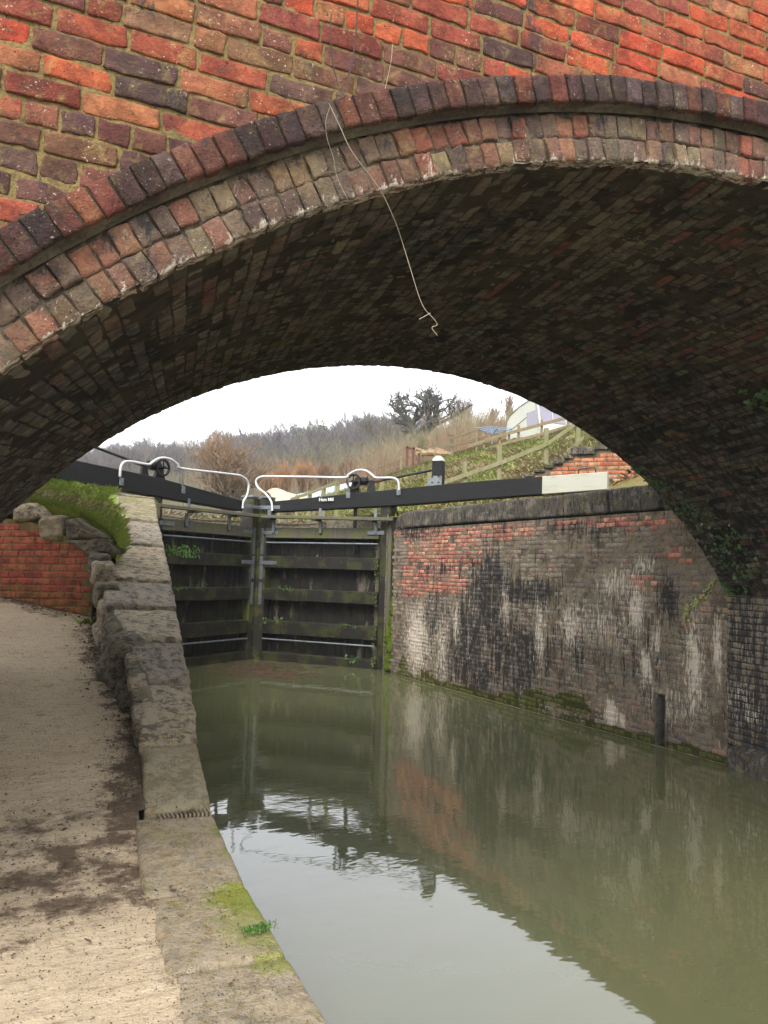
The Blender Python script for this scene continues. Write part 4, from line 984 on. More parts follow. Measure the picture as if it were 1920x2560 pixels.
    pp = [g.px(*q, of+.02) for q in b_]; mb.tube([g.P(pp[0][0], of+.02, pp[0][1]), g.P(pp[1][0], of+.02, pp[1][1])], .02, 8)
    mb.build('handrail', M['tube'], t, True)
    mb = MB()
    for q in ([(862, 1062), (753, 1069), (583, 1107)] if right else [(261, 1040), (395, 1058), (526, 1100)]):
        s, z = g.px(*q, of); mb = MB(); mb.box(g.P(s-.05, of+.003, z-.08), g.e*.1, g.n*.03, (0, 0, .15), .008); mb.tube([g.P(s, of+.03, z), g.P(s, of+.045, z)], .022, 8); mb.build('handrail_bracket', M['galv'], t)
    # paddle gear on the beam
    wc = (692+0, 1040) if False else ((801.5-0, 1040.5) if right else (352.5, 1010))
    if right: wc = (763.5, 1040.5)
    cs, cz = g.px(*wc, .12); c = g.P(cs, .12, cz)
    sg = -1 if right else -1                        # the rod leads away from the mitre, i.e. towards -s
    mb = MB(); R = .172
    mb.disc_ring(c, g.n, R, R-.03, .045, 88, 1)
    for a in (0, PI/2):
        d = math.cos(a)*g.e+np.array([0, 0, math.sin(a)]); pz = np.cross(d, g.n)
        mb.box(c-d*(R-.02)-pz*.014-g.n*.012, d*2*(R-.02), pz*.028, g.n*.024, .003)
    mb.tube([c-g.n*.06, c+g.n*.06], .035, 10); mb.build('gear_wheel', M['iron'], t)
    zt = zi(cs, T)
    mb = MB()
    def plate(s0, s1, sb0, sb1, ztop, zb, o0, o1):
        V = [g.P(s, o, z) for o in (o0, o1) for s, z in ((sb0, zb), (sb1, zb), (s1, ztop), (s0, ztop))]
        mb.add(V, [(0, 1, 2, 3), (4, 7, 6, 5), (0, 4, 5, 1), (1, 5, 6, 2), (2, 6, 7, 3), (3, 7, 4, 0)])
    plate(cs-.06, cs+.06, cs-.16, cs+.14, cz, zi(cs, T)-.01, -.02, .06)
    plate(cs-.30, cs-.06, cs-.30, cs-.06, cz+.1, cz-.07, -.04, .05)
    mb.tube([g.P(cs-.02, .01, cz+.03), g.P(cs-.3, .01, cz+.02)], .095, 14)
    plate(cs-.46, cs-.38, cs-.52, cs-.30, cz+.03, zi(cs-.4, T)-.01, -.02, .05)
    mb.box(g.P(cs-.54, -.05, zi(cs-.4, T)-.005), g.e*.72+np.array([0, 0, zi(cs+.18, T)-zi(cs-.54, T)]), g.n*.16, (0, 0, .03), .004)
    mb.tube([g.P(cs-.3, .015, cz+.02), g.P(cs-.5, .015, cz+.01)], .03, 8)
    mb.build('gear_frame', M['iron'], t)
    re = (g.px(932, 1016, .0) if right else g.px(205, 966, .0))
    mb = MB(); a0 = g.P(cs-.5, .0, cz+.01); a1 = g.P(re[0], .0, re[1])
    mb.tube([a0, a1+(a1-a0)*(.0 if right else .12)], .028, 8); mb.build('winding_shaft', M['iron'], t)
    mb = MB(); mb.tube([a0, a0+(a1-a0)*.13], .04, 8); mb.build('coupling', M['rust'], t)
    # rack going down through the walkway
    mb = MB(); g.box(mb, cs-.04, cs+.03, -.06, .0, .4, zt, .004); mb.build('rack', M['iron'], t)
    if right:
        # post for the crank end, white rounded cap, riveted plate
        s0, zb = g.px(921+4, 1048, .1); s1, _ = g.px(955, 1048, .1); _, zm = g.px(944, 1030, .1); _, ztp = g.px(944, 995, .1); _, zcap = g.px(944, 983, .1)
        s0, s1 = sorted((g.px(932.5, 1020, .1)[0], g.px(955, 1020, .1)[0]))
        mb = MB(); g.box(mb, s0, s1, -.1, .1, zi((s0+s1)/2, T)-.03, ztp, .01); mb.build('crank_post', M['black'], t)
        mb = MB(); cx = (s0+s1)/2; r_ = (s1-s0)/2
        mb2 = []
        for k in range(5):
            a = k/4*PI/2*.96; mb2.append((g.P(cx, 0, ztp+.002+math.sin(a)*(zcap-ztp)), math.cos(a)))
        V = []; F = []
        for c_, f in mb2:
            for q in range(16):
                b = 2*PI*q/16; cc, ss_ = math.cos(b), math.sin(b); k_ = 1/max(abs(cc), abs(ss_))*.97 if f > .9 else (1/max(abs(cc), abs(ss_))*.5+.5)
                V.append(c_+g.e*cc*k_*f*r_+g.n*ss_*k_*f*.1)
        for k in range(4):
            for q in range(16): F.append((16*k+q, 16*k+(q+1) % 16, 16*k+16+(q+1) % 16, 16*k+16+q))
        F += [range(16), range(64, 80)]; mesh('post_cap', V, F, M['white'], t, True)
        mb = MB(); za = zi(cx, T); V = [g.P(s, .103+o, z) for o in (0, .012) for s, z in ((s0-.06*0, za), (s1+.12, za), (s1+.0, zm+.02), (s0, zm+.02))]
        mb.add(V, [(0, 1, 2, 3), (4, 7, 6, 5), (0, 4, 5, 1), (1, 5, 6, 2), (2, 6, 7, 3), (3, 7, 4, 0)]); mb.build('post_plate', M['galv'], t)
        mb = MB()
        for ds in (.07, .22):
            for dz in (.07, .2): mb = MB(); mb.tube([g.P(s0+ds, .11, za+dz), g.P(s0+ds, .128, za+dz)], .02, 8).build('plate_bolt', M['iron'], t)
        # name plate
        sA = g.px(687, 1088, of+.015); sB = g.px(714, 1075, of+.015)
        mb = MB(); w_ = abs(sA[0]-sB[0]); sl_ = min(sA[0], sB[0]); za = (g.px(700, 1080, of+.015)[1])
        mb.box(g.P(sl_-.08, of+.004, za-.055), g.e*(w_+.04), g.n*.02, (0, 0, .125), .004); pl = mb.build('name_plate', M['sign'], t)
        cu = bpy.data.curves.new('lettering', 'FONT'); cu.body = 'Ham Mill'; cu.size = .105; cu.extrude = .002; cu.offset = .0012; cu.align_x = 'CENTER'; cu.align_y = 'CENTER'
        to = bpy.data.objects.new('tmp', cu); C.objects.link(to); dg = bpy.context.evaluated_depsgraph_get(); me = bpy.data.meshes.new_from_object(to.evaluated_get(dg)); bpy.data.objects.remove(to)
        X = -g.e; Z = np.array([0, 0, 1.]); N = g.n
        if np.dot(np.cross(X, Z), -N) > 0 and False: X = -X
        mw = Matrix.Identity(4); o_ = g.P(sl_+w_/2-.06, of+.027, za+.006)
        for i in range(3): mw[i][0] = X[i]; mw[i][1] = Z[i]; mw[i][2] = N[i]; mw[i][3] = o_[i]
        me.transform(mw); me.materials.clear(); me.materials.append(M['letter'])
        lo = bpy.data.objects.new('lettering', me); C.objects.link(lo); lo.parent = pl
        # hand hoop at the white end
        hs_ = [g.P(*(lambda a: (a[0], 0.05, a[1]))(g.px(*q, .05))) for q in [(1249, 1028), (1250, 1016), (1253, 1013), (1282, 1010), (1286, 1012), (1287, 1024)]]
        mb = MB(); mb.tube(hs_, .014, 6); mb.build('hand_hoop', M['iron'], t)
    return t, g
gr, GR = gate('right hand lock gate leaf with a white tipped black balance beam above the stained wall', Hr, True)
gl, GL = gate('left hand lock gate leaf with its black beam rising behind the grass mound', Hl, False)
# ferns and moss on the gates
def clump(label, leaf, boxes, n, size, name='fern', shape='fern', mat='fern', dens=None):
    t = thing(name, label, name.replace('_', ' ')); P = []; N = []
    for (s0, s1, z0, z1, o) in boxes:
        m_ = int(n*(s1-s0)); s = rng.uniform(s0, s1, m_); z = z0+(z1-z0)*rng.random(m_)**1.6
        P.append(np.array([leaf.P(a, o+rng.uniform(-.05, .08), b) for a, b in zip(s, z)])); N.append(np.tile(leaf.n+np.array([0, 0, .5]), (m_, 1))+rng.normal(0, .5, (m_, 3)))
    leafcloud('fronds', np.concatenate(P), np.concatenate(N), size, M[mat], t, shape); return t
clump('green ferns growing along the second rail of the left gate leaf', GL, [(.3, 1.25, .2, .46, .1), (.1, .9, .24, .4, .08)], 200, .07)
clump('small fern sprigs along the third and fourth rails of the left gate leaf', GL, [(1.2, 1.6, -.5, -.36, .1), (.2, .9, -.5, -.42, .1), (1.7, 2.2, -1.3, -1.16, .1)], 60, .05, 'fern')
clump('tiny fern sprigs on the rails of the right gate leaf', GR, [(2.3, 2.75, -.5, -.36, .1), (1.6, 1.72, .28, .36, .1), (2.6, 3.1, -1.28, -1.16, .1), (.5, .9, -2.05, -1.9, .12), (.6, 1.1, -1.28, -1.2, .1)], 70, .06, 'fern')
clump('creeping dark growth beside the heel of the right gate leaf', GR, [(.12, .22, -2.1, .6, .13)], 1500, .035, 'moss_strip', 'ivy', 'evergreen')
# floating reeds and twigs in front of the gates
mb = MB()
for k in range(300):
    if k < 220: px_, py_ = rng.normal(545, 50), rng.normal(1444, 9)
    else: px_, py_ = rng.normal(620, 50), 1452+abs(rng.normal(0, 9))
    if not (415 < px_ < 800 and 1428 < py_ < 1480): continue
    p = onZ(px_, py_, WZ+.006); a = rng.normal(.1, .5); L = rng.uniform(.04, .4); d = np.array([math.cos(a), math.sin(a), 0])*L/2
    mb.tube([p-d, p+d*.2+[0, 0, rng.uniform(0, .01)], p+d], rng.uniform(.003, .009), 3, False)
for k in range(7):
    p = onZ(rng.uniform(520, 720), rng.uniform(1432, 1455), WZ); mb.tube([p, p+np.array([rng.normal(0, .1), 0, rng.uniform(.1, .3)])], .004, 3, False)
props(mb.build('floating_reeds', M['reed']), 'mat of brown reeds and twigs floating before the lock gates', 'debris', None, 'stuff')
# leaf litter along the foot of the sloping wall
V = []; F = []; n_ = 0
for k in range(5000):
    y = rng.uniform(4.6, 8.9); x = innerX(y)-abs(rng.normal(0, .13))-.01
    if k % 4 == 0: u = rng.uniform(0, 1.6); q = W0+WD*u+WN*abs(rng.normal(0, .12)); x, y = q[0], q[1]
    if k % 5 == 0: x, y = rng.normal(.4, .6), rng.normal(4.05, .4)
    if x > edgeX(y)-.1: continue
    z = float(pathZ(np.array(y)))+.012; r = rng.uniform(.003, .013) if rng.random() < .93 else rng.uniform(.012, .025); a = rng.uniform(0, 6)
    c_ = np.array([x, y, z]); e1 = np.array([math.cos(a), math.sin(a), rng.normal(0, .3)])*r; e2 = np.array([-math.sin(a), math.cos(a), rng.normal(0, .3)])*r*.6
    V += [c_-e1, c_+e2, c_+e1, c_-e2+np.array([0, 0, .004])]; F.append((n_, n_+1, n_+2, n_+3)); n_ += 4
props(mesh('leaf_litter', V, F, M['chip']), 'brown leaf litter and grit along the foot of the sloping wall', 'debris', None, 'stuff')
def tuft(label, spots_, h, mat='grass', n=60, wd=.004, name='grass_tuft'):
    B0 = np.concatenate([np.array(p)+rng.normal(0, 1, (n, 3))*np.array([r, r, 0]) for p, r in spots_])
    V, F = blades(B0, h, wd, .9); return props(mesh(name, V, F, M[mat]), label, 'grass', None, 'stuff')
tuft('green weed tuft at the left foot of the pale block beside the drain grate', [(onZ(300, 1735, -1.43), .02), (onZ(318, 1745, -1.43), .03), (onZ(345, 1749, -1.43), .02)], .07, 'fern', 220, .008)
tuft('small green weeds in the mud below the drain grate', [(onZ(372, 1775, -1.49), .03), (onZ(425, 1800, -1.49), .03), (onZ(430, 1845, -1.49), .035)], .03, 'fern', 90, .006)
tuft('green moss tuft in the joint between the two lower bank stones', [(onZ(575, 2002, -1.48), .02), (onZ(560, 2006, -1.48), .02), (onZ(540, 2010, -1.48), .018)], .010, 'fern', 200, .004)
tuft('grass tuft at the corner where the red brick wall meets the slabs', [(np.array([1.05, 8.6, -.68]), .05), (np.array([.98, 7.0, -1.05]), .04)], .12, 'grass', 60)
# scum line where the water meets the right wall, floating leaves, grit on the path
mb = MB(); yv_ = np.arange(y_c, 14.8, .07); wd_ = .010+.006*fbm(np.stack([yv_*9, yv_*0, yv_*0], -1), 1, 2)
V = []; F = []
for i, y in enumerate(yv_):
    V += [(WX-.012, y, WZ+.003), (WX-.014-max(wd_[i], .003), y, WZ+.003)]
    if i: F.append((2*i-2, 2*i-1, 2*i+1, 2*i))
mesh('scum_line', V, F, M['stem'], cw)
V = []; F = []; n_ = 0
for k in range(90):
    q = onZ(rng.uniform(430, 1200), rng.uniform(1440, 1600), WZ+.004)
    if q[0] > WX-.1 or q[0] < edgeX(q[1])+.1: continue
    r = rng.uniform(.008, .03); a = rng.uniform(0, 6); e1 = np.array([math.cos(a), math.sin(a), 0])*r; e2 = np.array([-math.sin(a), math.cos(a), 0])*r*.5
    V += [q-e1, q+e2, q+e1+[0, 0, .003], q-e2]; F.append((n_, n_+1, n_+2, n_+3)); n_ += 4
props(mesh('floating_leaves', V, F, M['chip']), 'scattered small dead leaves floating on the green water', 'leaves', None, 'stuff')
V = []; F = []; n_ = 0
for k in range(9000):
    y = 1.6+7*rng.random()**1.6; x = rng.uniform(-1.6, float(edgeX(y))-.06)
    if y > 4.5 and x > innerX(y)-.02: continue
    z = float(pathZ(np.array(y)))+.006; r = rng.uniform(.0015, .005); q = np.array([x, y, z])
    V += [q+[-r, 0, 0], q+[0, -r, 0], q+[r, 0, 0], q+[0, r, 0], q+[0, 0, r*1.1]]; F += [(n_, n_+1, n_+4), (n_+1, n_+2, n_+4), (n_+2, n_+3, n_+4), (n_+3, n_, n_+4)]; n_ += 5
props(mesh('path_grit', V, F, M['chip']), 'fine dark grit scattered over the sandy towpath', 'grit', None, 'stuff')
# ================================================================ TERRAIN beyond
ctrl = [(8.2, 7, 1.28), (8.2, 12, 1.28), (8.2, 16, 1.28), (8.6, 19, 1.28), (10, 9, 1.35), (10, 14, 1.35), (11, 17, 1.5), (3, 19, 1.25), (-3, 18, 1.3), (-12, 20, 1.4), (-5, 30, 1.3), (4, 25, 1.2), (5, 35, 1.4), (-25, 40, 2), (0, 60, 2.0), (-30, 90, 4),
        (14, 8, 2.6), (18, 8, 4.2), (30, 10, 8)]
for px_, py_, d in [(603, 1150, 29), (642, 1142, 27), (729, 1137, 22), (825, 1105, 22), (928, 1088, 22), (1005, 1070, 22), (1080, 1048, 22), (1181, 1008, 22), (1250, 970, 21.5),
                    (1046, 974, 33), (1121, 962, 33), (1171, 953, 33), (1229, 927, 33), (977, 986, 36), (868, 1017, 50), (836, 1024, 56), (760, 1055, 60), (650, 1085, 62), (1130, 948, 37), (1250, 935, 37), (1400, 880, 40),
                    (1000, 960, 60), (1150, 925, 60), (1300, 880, 60), (930, 975, 80), (1100, 930, 90), (860, 1000, 100)]:
    ctrl.append(tuple(at(px_, py_, d)))
for px_, py_, d in [(60, 1045, 230), (200, 1040, 230), (300, 1030, 230), (400, 1020, 240), (500, 1010, 240), (600, 990, 250), (700, 975, 250), (800, 972, 240), (900, 968, 220), (1000, 960, 200), (1200, 930, 190), (1500, 900, 190),
                    (200, 1150, 120), (400, 1140, 120), (600, 1120, 120), (750, 1080, 120), (-200, 1060, 230), (300, 990, 420), (700, 950, 420), (1200, 900, 400)]:
    ctrl.append(tuple(at(px_, py_, d)))
ctrl = np.array(ctrl)
def warp(X, Y): r = np.hypot(X, Y); k = (8+r)**-.35; return np.stack([X*k, Y*k], -1)
cw_ = warp(ctrl[:, 0], ctrl[:, 1])
def kern(A, B_): d = np.linalg.norm(A[:, None]-B_[None], axis=2); return d
Km = kern(cw_, cw_)+np.eye(len(ctrl))*.05; coef = np.linalg.solve(Km, ctrl[:, 2]-ctrl[:, 2].mean())
def ground(X, Y):
    X = np.atleast_1d(np.asarray(X, float)); Y = np.atleast_1d(np.asarray(Y, float)); out = np.empty(len(X))
    for i in range(0, len(X), 20000): out[i:i+20000] = kern(warp(X[i:i+20000], Y[i:i+20000]), cw_)@coef+ctrl[:, 2].mean()
    return out
def terrain(name, xs_, ys_, mat, nz=.08):
    Xg, Yg = np.meshgrid(xs_, ys_, indexing='ij'); X = Xg.ravel(); Y = Yg.ravel(); Z = ground(X, Y)+nz*fbm(np.stack([X, Y, X*0], -1), .7, 4)
    return props(mesh(name, np.c_[X, Y, Z], grid_faces(len(xs_), len(ys_)), mat, smooth=True), kind='structure')
gx = np.r_[np.arange(8.13, 20, .25), np.arange(20, 40, .6), np.arange(40, 140, 4)]
terrain('hillside', gx, np.r_[np.arange(6.6, 34, .3), np.arange(34, 60, .8), np.arange(60, 126, 3)], M['soil'])
gx2 = np.r_[np.arange(-40, 0, 1.), np.arange(0, 8.13, .3), 8.13]
terrain('lockside_ground', gx2, np.r_[np.arange(18.7, 40, .5), np.arange(40, 124, 2)], M['soil'])
terrain('lockside_lawn', np.r_[np.arange(-30, 2, 1.), 2.0, 3.4], np.r_[17.1, 17.9, 18.7], M['mound'])
terrain('valley_hill', np.r_[-400, np.arange(-300, 320, 8)], np.r_[np.arange(119.5, 460, 8)], M['hill'], 1.)
V = []; F = []
line = [(8.125, y) for y in np.arange(15.2, 18.8, .3)]+[(x, 18.72) for x in np.arange(8.1, 2.5, -.4)]
for i, (x, y) in enumerate(line):
    g_ = ground(x, y)[0]+.06; V += [(x, y, -3), (x, y, g_)]
    if i: F.append((2*i-2, 2*i, 2*i+1, 2*i-1))
props(mesh('lock_chamber_wall', V, F, M['rock']), 'stone edge of the lock chamber just behind the right gate leaf', 'wall')
# scrubby green and straw cover on the slope
def onslope(n, x0, x1, y0, y1):
    X = rng.uniform(x0, x1, n); Y = rng.uniform(y0, y1, n); return np.stack([X, Y, ground(X, Y)], -1)
P = onslope(60000, 8.3, 26, 12, 36); v = vnoise(P*.9, 3)+.6*vnoise(P*2.7, 9)
Pg = P[v > .15]; V, F = blades(Pg, .16, .022, 1.1); props(mesh('slope_weeds', V, F, M['weed']), 'low green weeds and nettles in patches over the slope', 'ground cover', None, 'stuff')
Pg = P[v < -.05]; V, F = blades(Pg, .15, .012, 1.6); props(mesh('slope_straw', V, F, M['grass_dry']), 'flattened straw coloured grass between the weeds on the slope', 'ground cover', None, 'stuff')
P = onslope(12000, -8, 8, 18.8, 34); V, F = blades(P, .22, .012, 1.2); props(mesh('lockside_straw', V, F, M['grass_dry']), 'rough dry grass beside the lock seen under the beams', 'ground cover', None, 'stuff')
# ================================================================ WING WALL with stepped coping
A_ = at(1132, 1030, 17.4); B2 = at(1430, 1000, 16.4); wn = np.array([A_[0], A_[1], 0]); wd = B2-A_; wd[2] = 0; wl = np.linalg.norm(wd); wd /= wl; wN = np.array([wd[1], -wd[0], 0]); wN = wN if wN[1] < 0 else -wN
def wpx(px, py): q = onplane(px, py, wn, wN); return np.dot(q-wn, wd), q[2]
def wm(u, v, w_): return wn+u[:, None]*wd+np.stack([u*0, u*0, v], -1)+w_[:, None]*wN
ww = thing('stepped_wing_wall', 'orange brick wing wall with dark stepped coping behind the white beam end', 'wall')
st_ = [(1132, 1155, 1024, 1031), (1153, 1177, 1015, 1021), (1174, 1196, 1004, 1012), (1196, 1218, 995, 1003), (1218, 1240, 984, 992), (1233, 1285, 967, 983), (1285, 1340, 955, 972), (1340, 1420, 940, 960)]
steps = []
for a, b, y0, y1 in st_:
    u0_, zt = wpx(a, y0); u1_, _ = wpx(b, y0); _, zb = wpx(a, y1); steps.append((u0_, u1_, zt, zb))
    rough_block('step_coping', [wm(np.array([q[0]]), np.array([q[2]]), np.array([q[1]]))[0] for q in [(u0_, .06, zb), (u1_, .06, zb), (u1_, -.3, zb), (u0_, -.3, zb), (u0_, .06, zt), (u1_, .06, zt), (u1_, -.3, zt), (u0_, -.3, zt)]], M['darkstone'], ww, n=14, amp=.015, scl=8, rnd=.02, seed=200+len(steps))
def wtopz(u):
    for a, b, zt, zb in steps:
        if a <= u < b: return zb
    return steps[0][3] if u < 0 else steps[-1][3]
it = []
for r_ in range(30):
    z = 1.0+r_*.094; u = .05+(r_ % 2)*.13
    while u < wpx(1420, 1000)[0]:
        if z+.05 < wtopz(u+.13): it.append((u+.13, z, .25, .078, rng.uniform(-.004, .004), rng.normal(0, .008)))
        u += .268
bricks('brickwork', it, wm, pal([(172, 100, 68), (178, 114, 78), (160, 90, 64), (172, 124, 94), (164, 108, 84)], len(it), .12), M['wingbrick'], ww, 1, .05, .006, .004)
sheet('mortar_bed', np.linspace(.05, wpx(1420, 1000)[0], 80), np.linspace(.8, 4.2, 60), lambda u, v, w_: wm(u, np.minimum(v, np.array([wtopz(x) for x in u])), w_-.006), M['mortar_wall'], ww, disp=.004)
# ================================================================ FENCES
def post(parent, px, y0, d, wd_, hgt=None, y1=None, mat='post_wood'):
    tp = at(px, y0, d); g0 = ground(tp[0], tp[1])[0]; zb = g0-.2
    if y1 is not None: zb = min(zb, at(px, y1, d)[2])
    f = F_*[1, 1, 0]; f = f/np.linalg.norm(f); r = np.array([f[1], -f[0], 0]); q = tp-r*wd_/2; q[2] = zb
    mb = MB(); mb.box(q, r*wd_, f*wd_, (0, 0, tp[2]-zb), .012); return mb.build('post', M[mat], parent)
def rail(parent, pts, h, th=.04, mat='post_wood'):
    P = [at(*p) for p in pts]; mb = MB(); f = F_*[1, 1, 0]; f = f/np.linalg.norm(f)
    for a, b in zip(P[:-1], P[1:]): mb.box(a-np.array([0, 0, h/2])-f*.1, b-a, f*th, (0, 0, h), .006)
    return mb.build('rail', M[mat], parent)
f1 = thing('slope_fence', 'pale green timber post and rail fence running up the slope behind the right balance beam', 'fence')
for px_, y0, d in [(603, 1082, 29), (642, 1069, 27), (669, 1060, 25), (699, 1052, 23.5), (729, 1041, 22.3), (825, 1038, 22), (928, 1017, 22), (1005, 997, 22), (1080, 963, 22), (1181, 924, 22), (1250, 880, 21.5)]: post(f1, px_, y0, d, .13)
rail(f1, [(950, 1046, 22), (1005, 1027, 22), (1080, 1001, 22), (1181, 960, 22), (1245, 915, 21.5)], .13)
rail(f1, [(1215, 985, 21.7), (1260, 945, 21)], .13); rail(f1, [(628, 1079, 27.5), (669, 1066, 25), (729, 1042, 22.3)], .1); rail(f1, [(640, 1090, 27), (669, 1084, 25), (729, 1065, 22.3)], .1)
rail(f1, [(690, 1132, 23.5), (760, 1122, 22.2), (830, 1108, 22)], .13); rail(f1, [(560, 1128, 30), (640, 1128, 27)], .1)
f2 = thing('caravan_fence', 'brown rustic two rail fence in front of the white caravan', 'fence')
for px_, y0, d in [(1030, 936, 33), (1046, 938, 33), (1080, 930, 33), (1100, 937, 33), (1121, 918, 33), (1171, 906, 33), (1229, 890, 33), (977, 946, 35)]: post(f2, px_, y0, d, .1, mat='rail_wood')
rail(f2, [(1010, 966, 33), (1050, 952, 33), (1100, 936, 33), (1171, 917, 33), (1260, 893, 33)], .14, .05, 'rail_wood')
rail(f2, [(1046, 972, 33), (1100, 956, 33), (1171, 938, 33), (1230, 920, 33)], .13, .05, 'rail_wood')
rail(f2, [(972, 948, 35), (1034, 927, 33)], .1, .08, 'rail_wood'); rail(f2, [(975, 962, 35), (1012, 955, 34), (1046, 945, 33)], .13, .08, 'rail_wood')
f3 = thing('far_fence', 'thin far fence climbing between the brush and the log pile', 'fence')
for px_, y0, d in [(836, 999, 48), (868, 985, 44), (788, 1012, 52)]: post(f3, px_, y0, d, .16)
rail(f3, [(760, 1028, 54), (805, 1012, 50), (868, 990, 44), (945, 966, 38), (977, 958, 36)], .17, .06, 'rail_wood'); rail(f3, [(800, 1028, 50), (868, 1006, 44), (945, 990, 38)], .14, .05, 'rail_wood')
# logs and red drum behind the far fence
t_ = thing('log_pile', 'heap of pale cut logs behind the black crank post', 'log pile'); mb = MB()
for k in range(14):
    p = at(rng.uniform(915, 970), rng.uniform(974, 982), 37+rng.uniform(-.5, .5)); a = rng.normal(0, .5); d = np.array([math.cos(a), math.sin(a)*.6, rng.normal(0, .12)])*rng.uniform(.3, .7)
    mb = MB(); mb.tube([p-d, p+d], rng.uniform(.07, .14), 7).build('log', M['logs'], t_)
t_ = thing('red_frame', 'small red metal frame standing by the far fence', 'frame'); mb = MB()
for dx in (0, .35, .7): mb.box(at(878, 1005, 39)+np.array([dx, 0, 0]), (.1, 0, 0), (0, .1, 0), (0, 0, 1.0), .01)
mb.box(at(878, 1005, 39)+np.array([0, 0, .85]), (.9, 0, 0), (0, .1, 0), (0, 0, .1), .01); mb.build('frame', M['redpaint'], t_)
# ================================================================ CARAVAN
cv = thing('caravan', 'white touring caravan parked on the slope above the fence', 'caravan')
a0 = at(1094, 955, 38); a1 = at(1167, 955, 34.6); ax = (a1-a0)*[1, 1, 0]; Lc = np.linalg.norm(ax); ax /= Lc; bw = np.array([-ax[1], ax[0], 0]); bw = bw if np.dot(bw, R_) > 0 else -bw
zb = 5.75; zt1 = at(1141, 864, 35.8)[2]; base_ = np.array([a0[0], a0[1], 0])
prof = [(0, zb), (0, zb+1.0), (.0, zt1-.78), (.07, zt1-.55), (.35, zt1-.36), (1.3, zt1-.12), (2.4, zt1), (Lc-.75, zt1-.02), (Lc-.45, zt1-.16), (Lc-.12, zb+1.05), (Lc+.12, zb+.75), (Lc+.14, zb+.35), (Lc, zb)]
def cvp(s, o, z): return base_+ax*s+bw*o+np.array([0, 0, z])
V = [cvp(s, o, z) for o in (0, 2.15) for s, z in prof]; n_ = len(prof)
F = [list(range(n_)), list(range(2*n_-1, n_-1, -1))]+[(k, n_+k, n_+(k+1) % n_, (k+1) % n_) for k in range(n_)]
body = mesh('body', V, F, M['vanwhite'], cv)
mb = MB(); mb.tube([cvp(s, -.01, z) for s, z in prof[1:10]], .025, 5); mb.tube([cvp(.02, -.01, zb+1.25), cvp(Lc*.65, -.01, zb+1.72)], .015, 4); mb.tube([cvp(Lc-.52, -.01, zt1-.2), cvp(Lc-.2, -.01, zb+.9)], .02, 4); mb.build('trim', M['vangrey'], cv)
def spx(px, py): q = onplane(px, py, base_, bw); return np.dot(q-base_, ax), q[2]
q = [spx(*p) for p in [(1138, 893), (1161, 884), (1163, 915), (1140, 924)]]; mb = MB(); mb.add([cvp(s, o, z) for o in (-.03, .0) for s, z in q], [(0, 1, 2, 3), (0, 4, 5, 1), (1, 5, 6, 2), (2, 6, 7, 3), (3, 7, 4, 0)]); mb.build('side_window', M['vanglass'], cv)
# slanted front window
fa, fb_ = prof[8], prof[9]; mb = MB(); dn = np.array([fb_[0]-fa[0], fb_[1]-fa[1]]); nn = np.array([-dn[1], dn[0]])/np.linalg.norm(dn); nn = nn if nn[0] > 0 else -nn
for o0, o1 in ((.12, .72), (.78, 1.38), (1.44, 2.03)):
    V = []
    for h in (.0, .03):
        for o, t__ in ((o0, .1), (o1, .1), (o1, .85), (o0, .85)): s = fa+dn*t__+nn*h if False else np.array(fa)+dn*t__+nn*h; V.append(cvp(s[0], o, s[1]))
    mb.add(V, [(4, 5, 6, 7), (0, 1, 5, 4), (1, 2, 6, 5), (2, 3, 7, 6), (3, 0, 4, 7)])
mb.build('front_window', M['vanglass'], cv)
mb = MB(); mb.box(cvp(Lc-.35, -.02, zb+.62), ax*.12, -bw*.02, (0, 0, .12)); mb.build('marker_light', M['orange'], cv)
mb = MB(); mb.disc_ring(cvp(Lc*.5, .02, zb-.02), bw, .33, .1, .16, 24); mb.build('wheel', M['iron'], cv)
# rotary clothes airer
t_ = thing('clothes_airer', 'blue corded rotary clothes airer standing left of the caravan', 'clothes airer')
c_ = at(1063, 940, 35); top = at(1063, 912, 35); mb = MB(); mb.tube([c_-[0, 0, .9], c_+[0, 0, .3]], .03, 6)
arms = [at(1027, 924, 34.5), at(1108, 926, 34.5), at(1058, 921, 36.6), at(1075, 925, 32.8)]
for a in arms: mb.tube([c_, a], .02, 5)
mb.build('frame', M['galv'], t_); mb = MB()
ordr = [0, 2, 1, 3]
for k in np.linspace(.4, 1, 4):
    for i in range(4): mb.tube([c_+(arms[ordr[i]]-c_)*k, c_+(arms[ordr[(i+1) % 4]]-c_)*k], .008, 4, False)
mb.build('line', M['blue'], t_)
# pale roofs low behind the gate
t_ = thing('polytunnel_roof', 'long pale blue sheeted roof low behind the fence posts', 'roof'); q = [at(640, 1068, 44), at(783, 1036, 42), at(783, 1052, 41), at(640, 1084, 43)]
mb = MB(); mb.add(q+[p+np.array([.3, 2.5, -.4]) for p in q], [(0, 1, 2, 3), (0, 4, 5, 1), (4, 7, 6, 5), (3, 2, 6, 7), (0, 3, 7, 4), (1, 5, 6, 2)]); mb.build('sheeting', M['roof_pale'], t_)
t_ = thing('covered_boat', 'cream humped cover of a moored boat seen between the gate and the black beam', 'boat'); V = []; F = []
for i, f in enumerate(np.linspace(0, 1, 13)):
    hgt = math.sin(PI*min(f*1.5+.12, 1)**.8)*.45+.25 if f < .5 else (1-f)*1.1*.55+.18
    for k in range(9):
        b = PI*k/8; V.append(at(573+f*95, 1086, 36)+np.array([0, math.cos(b)*.9, math.sin(b)*hgt]))
for i in range(12):
    for k in range(8): F.append((9*i+k, 9*i+k+1, 9*i+10+k, 9*i+9+k))
F += [range(9), range(108, 117)]; mesh('cover', V, F, M['cream'], t_, True)
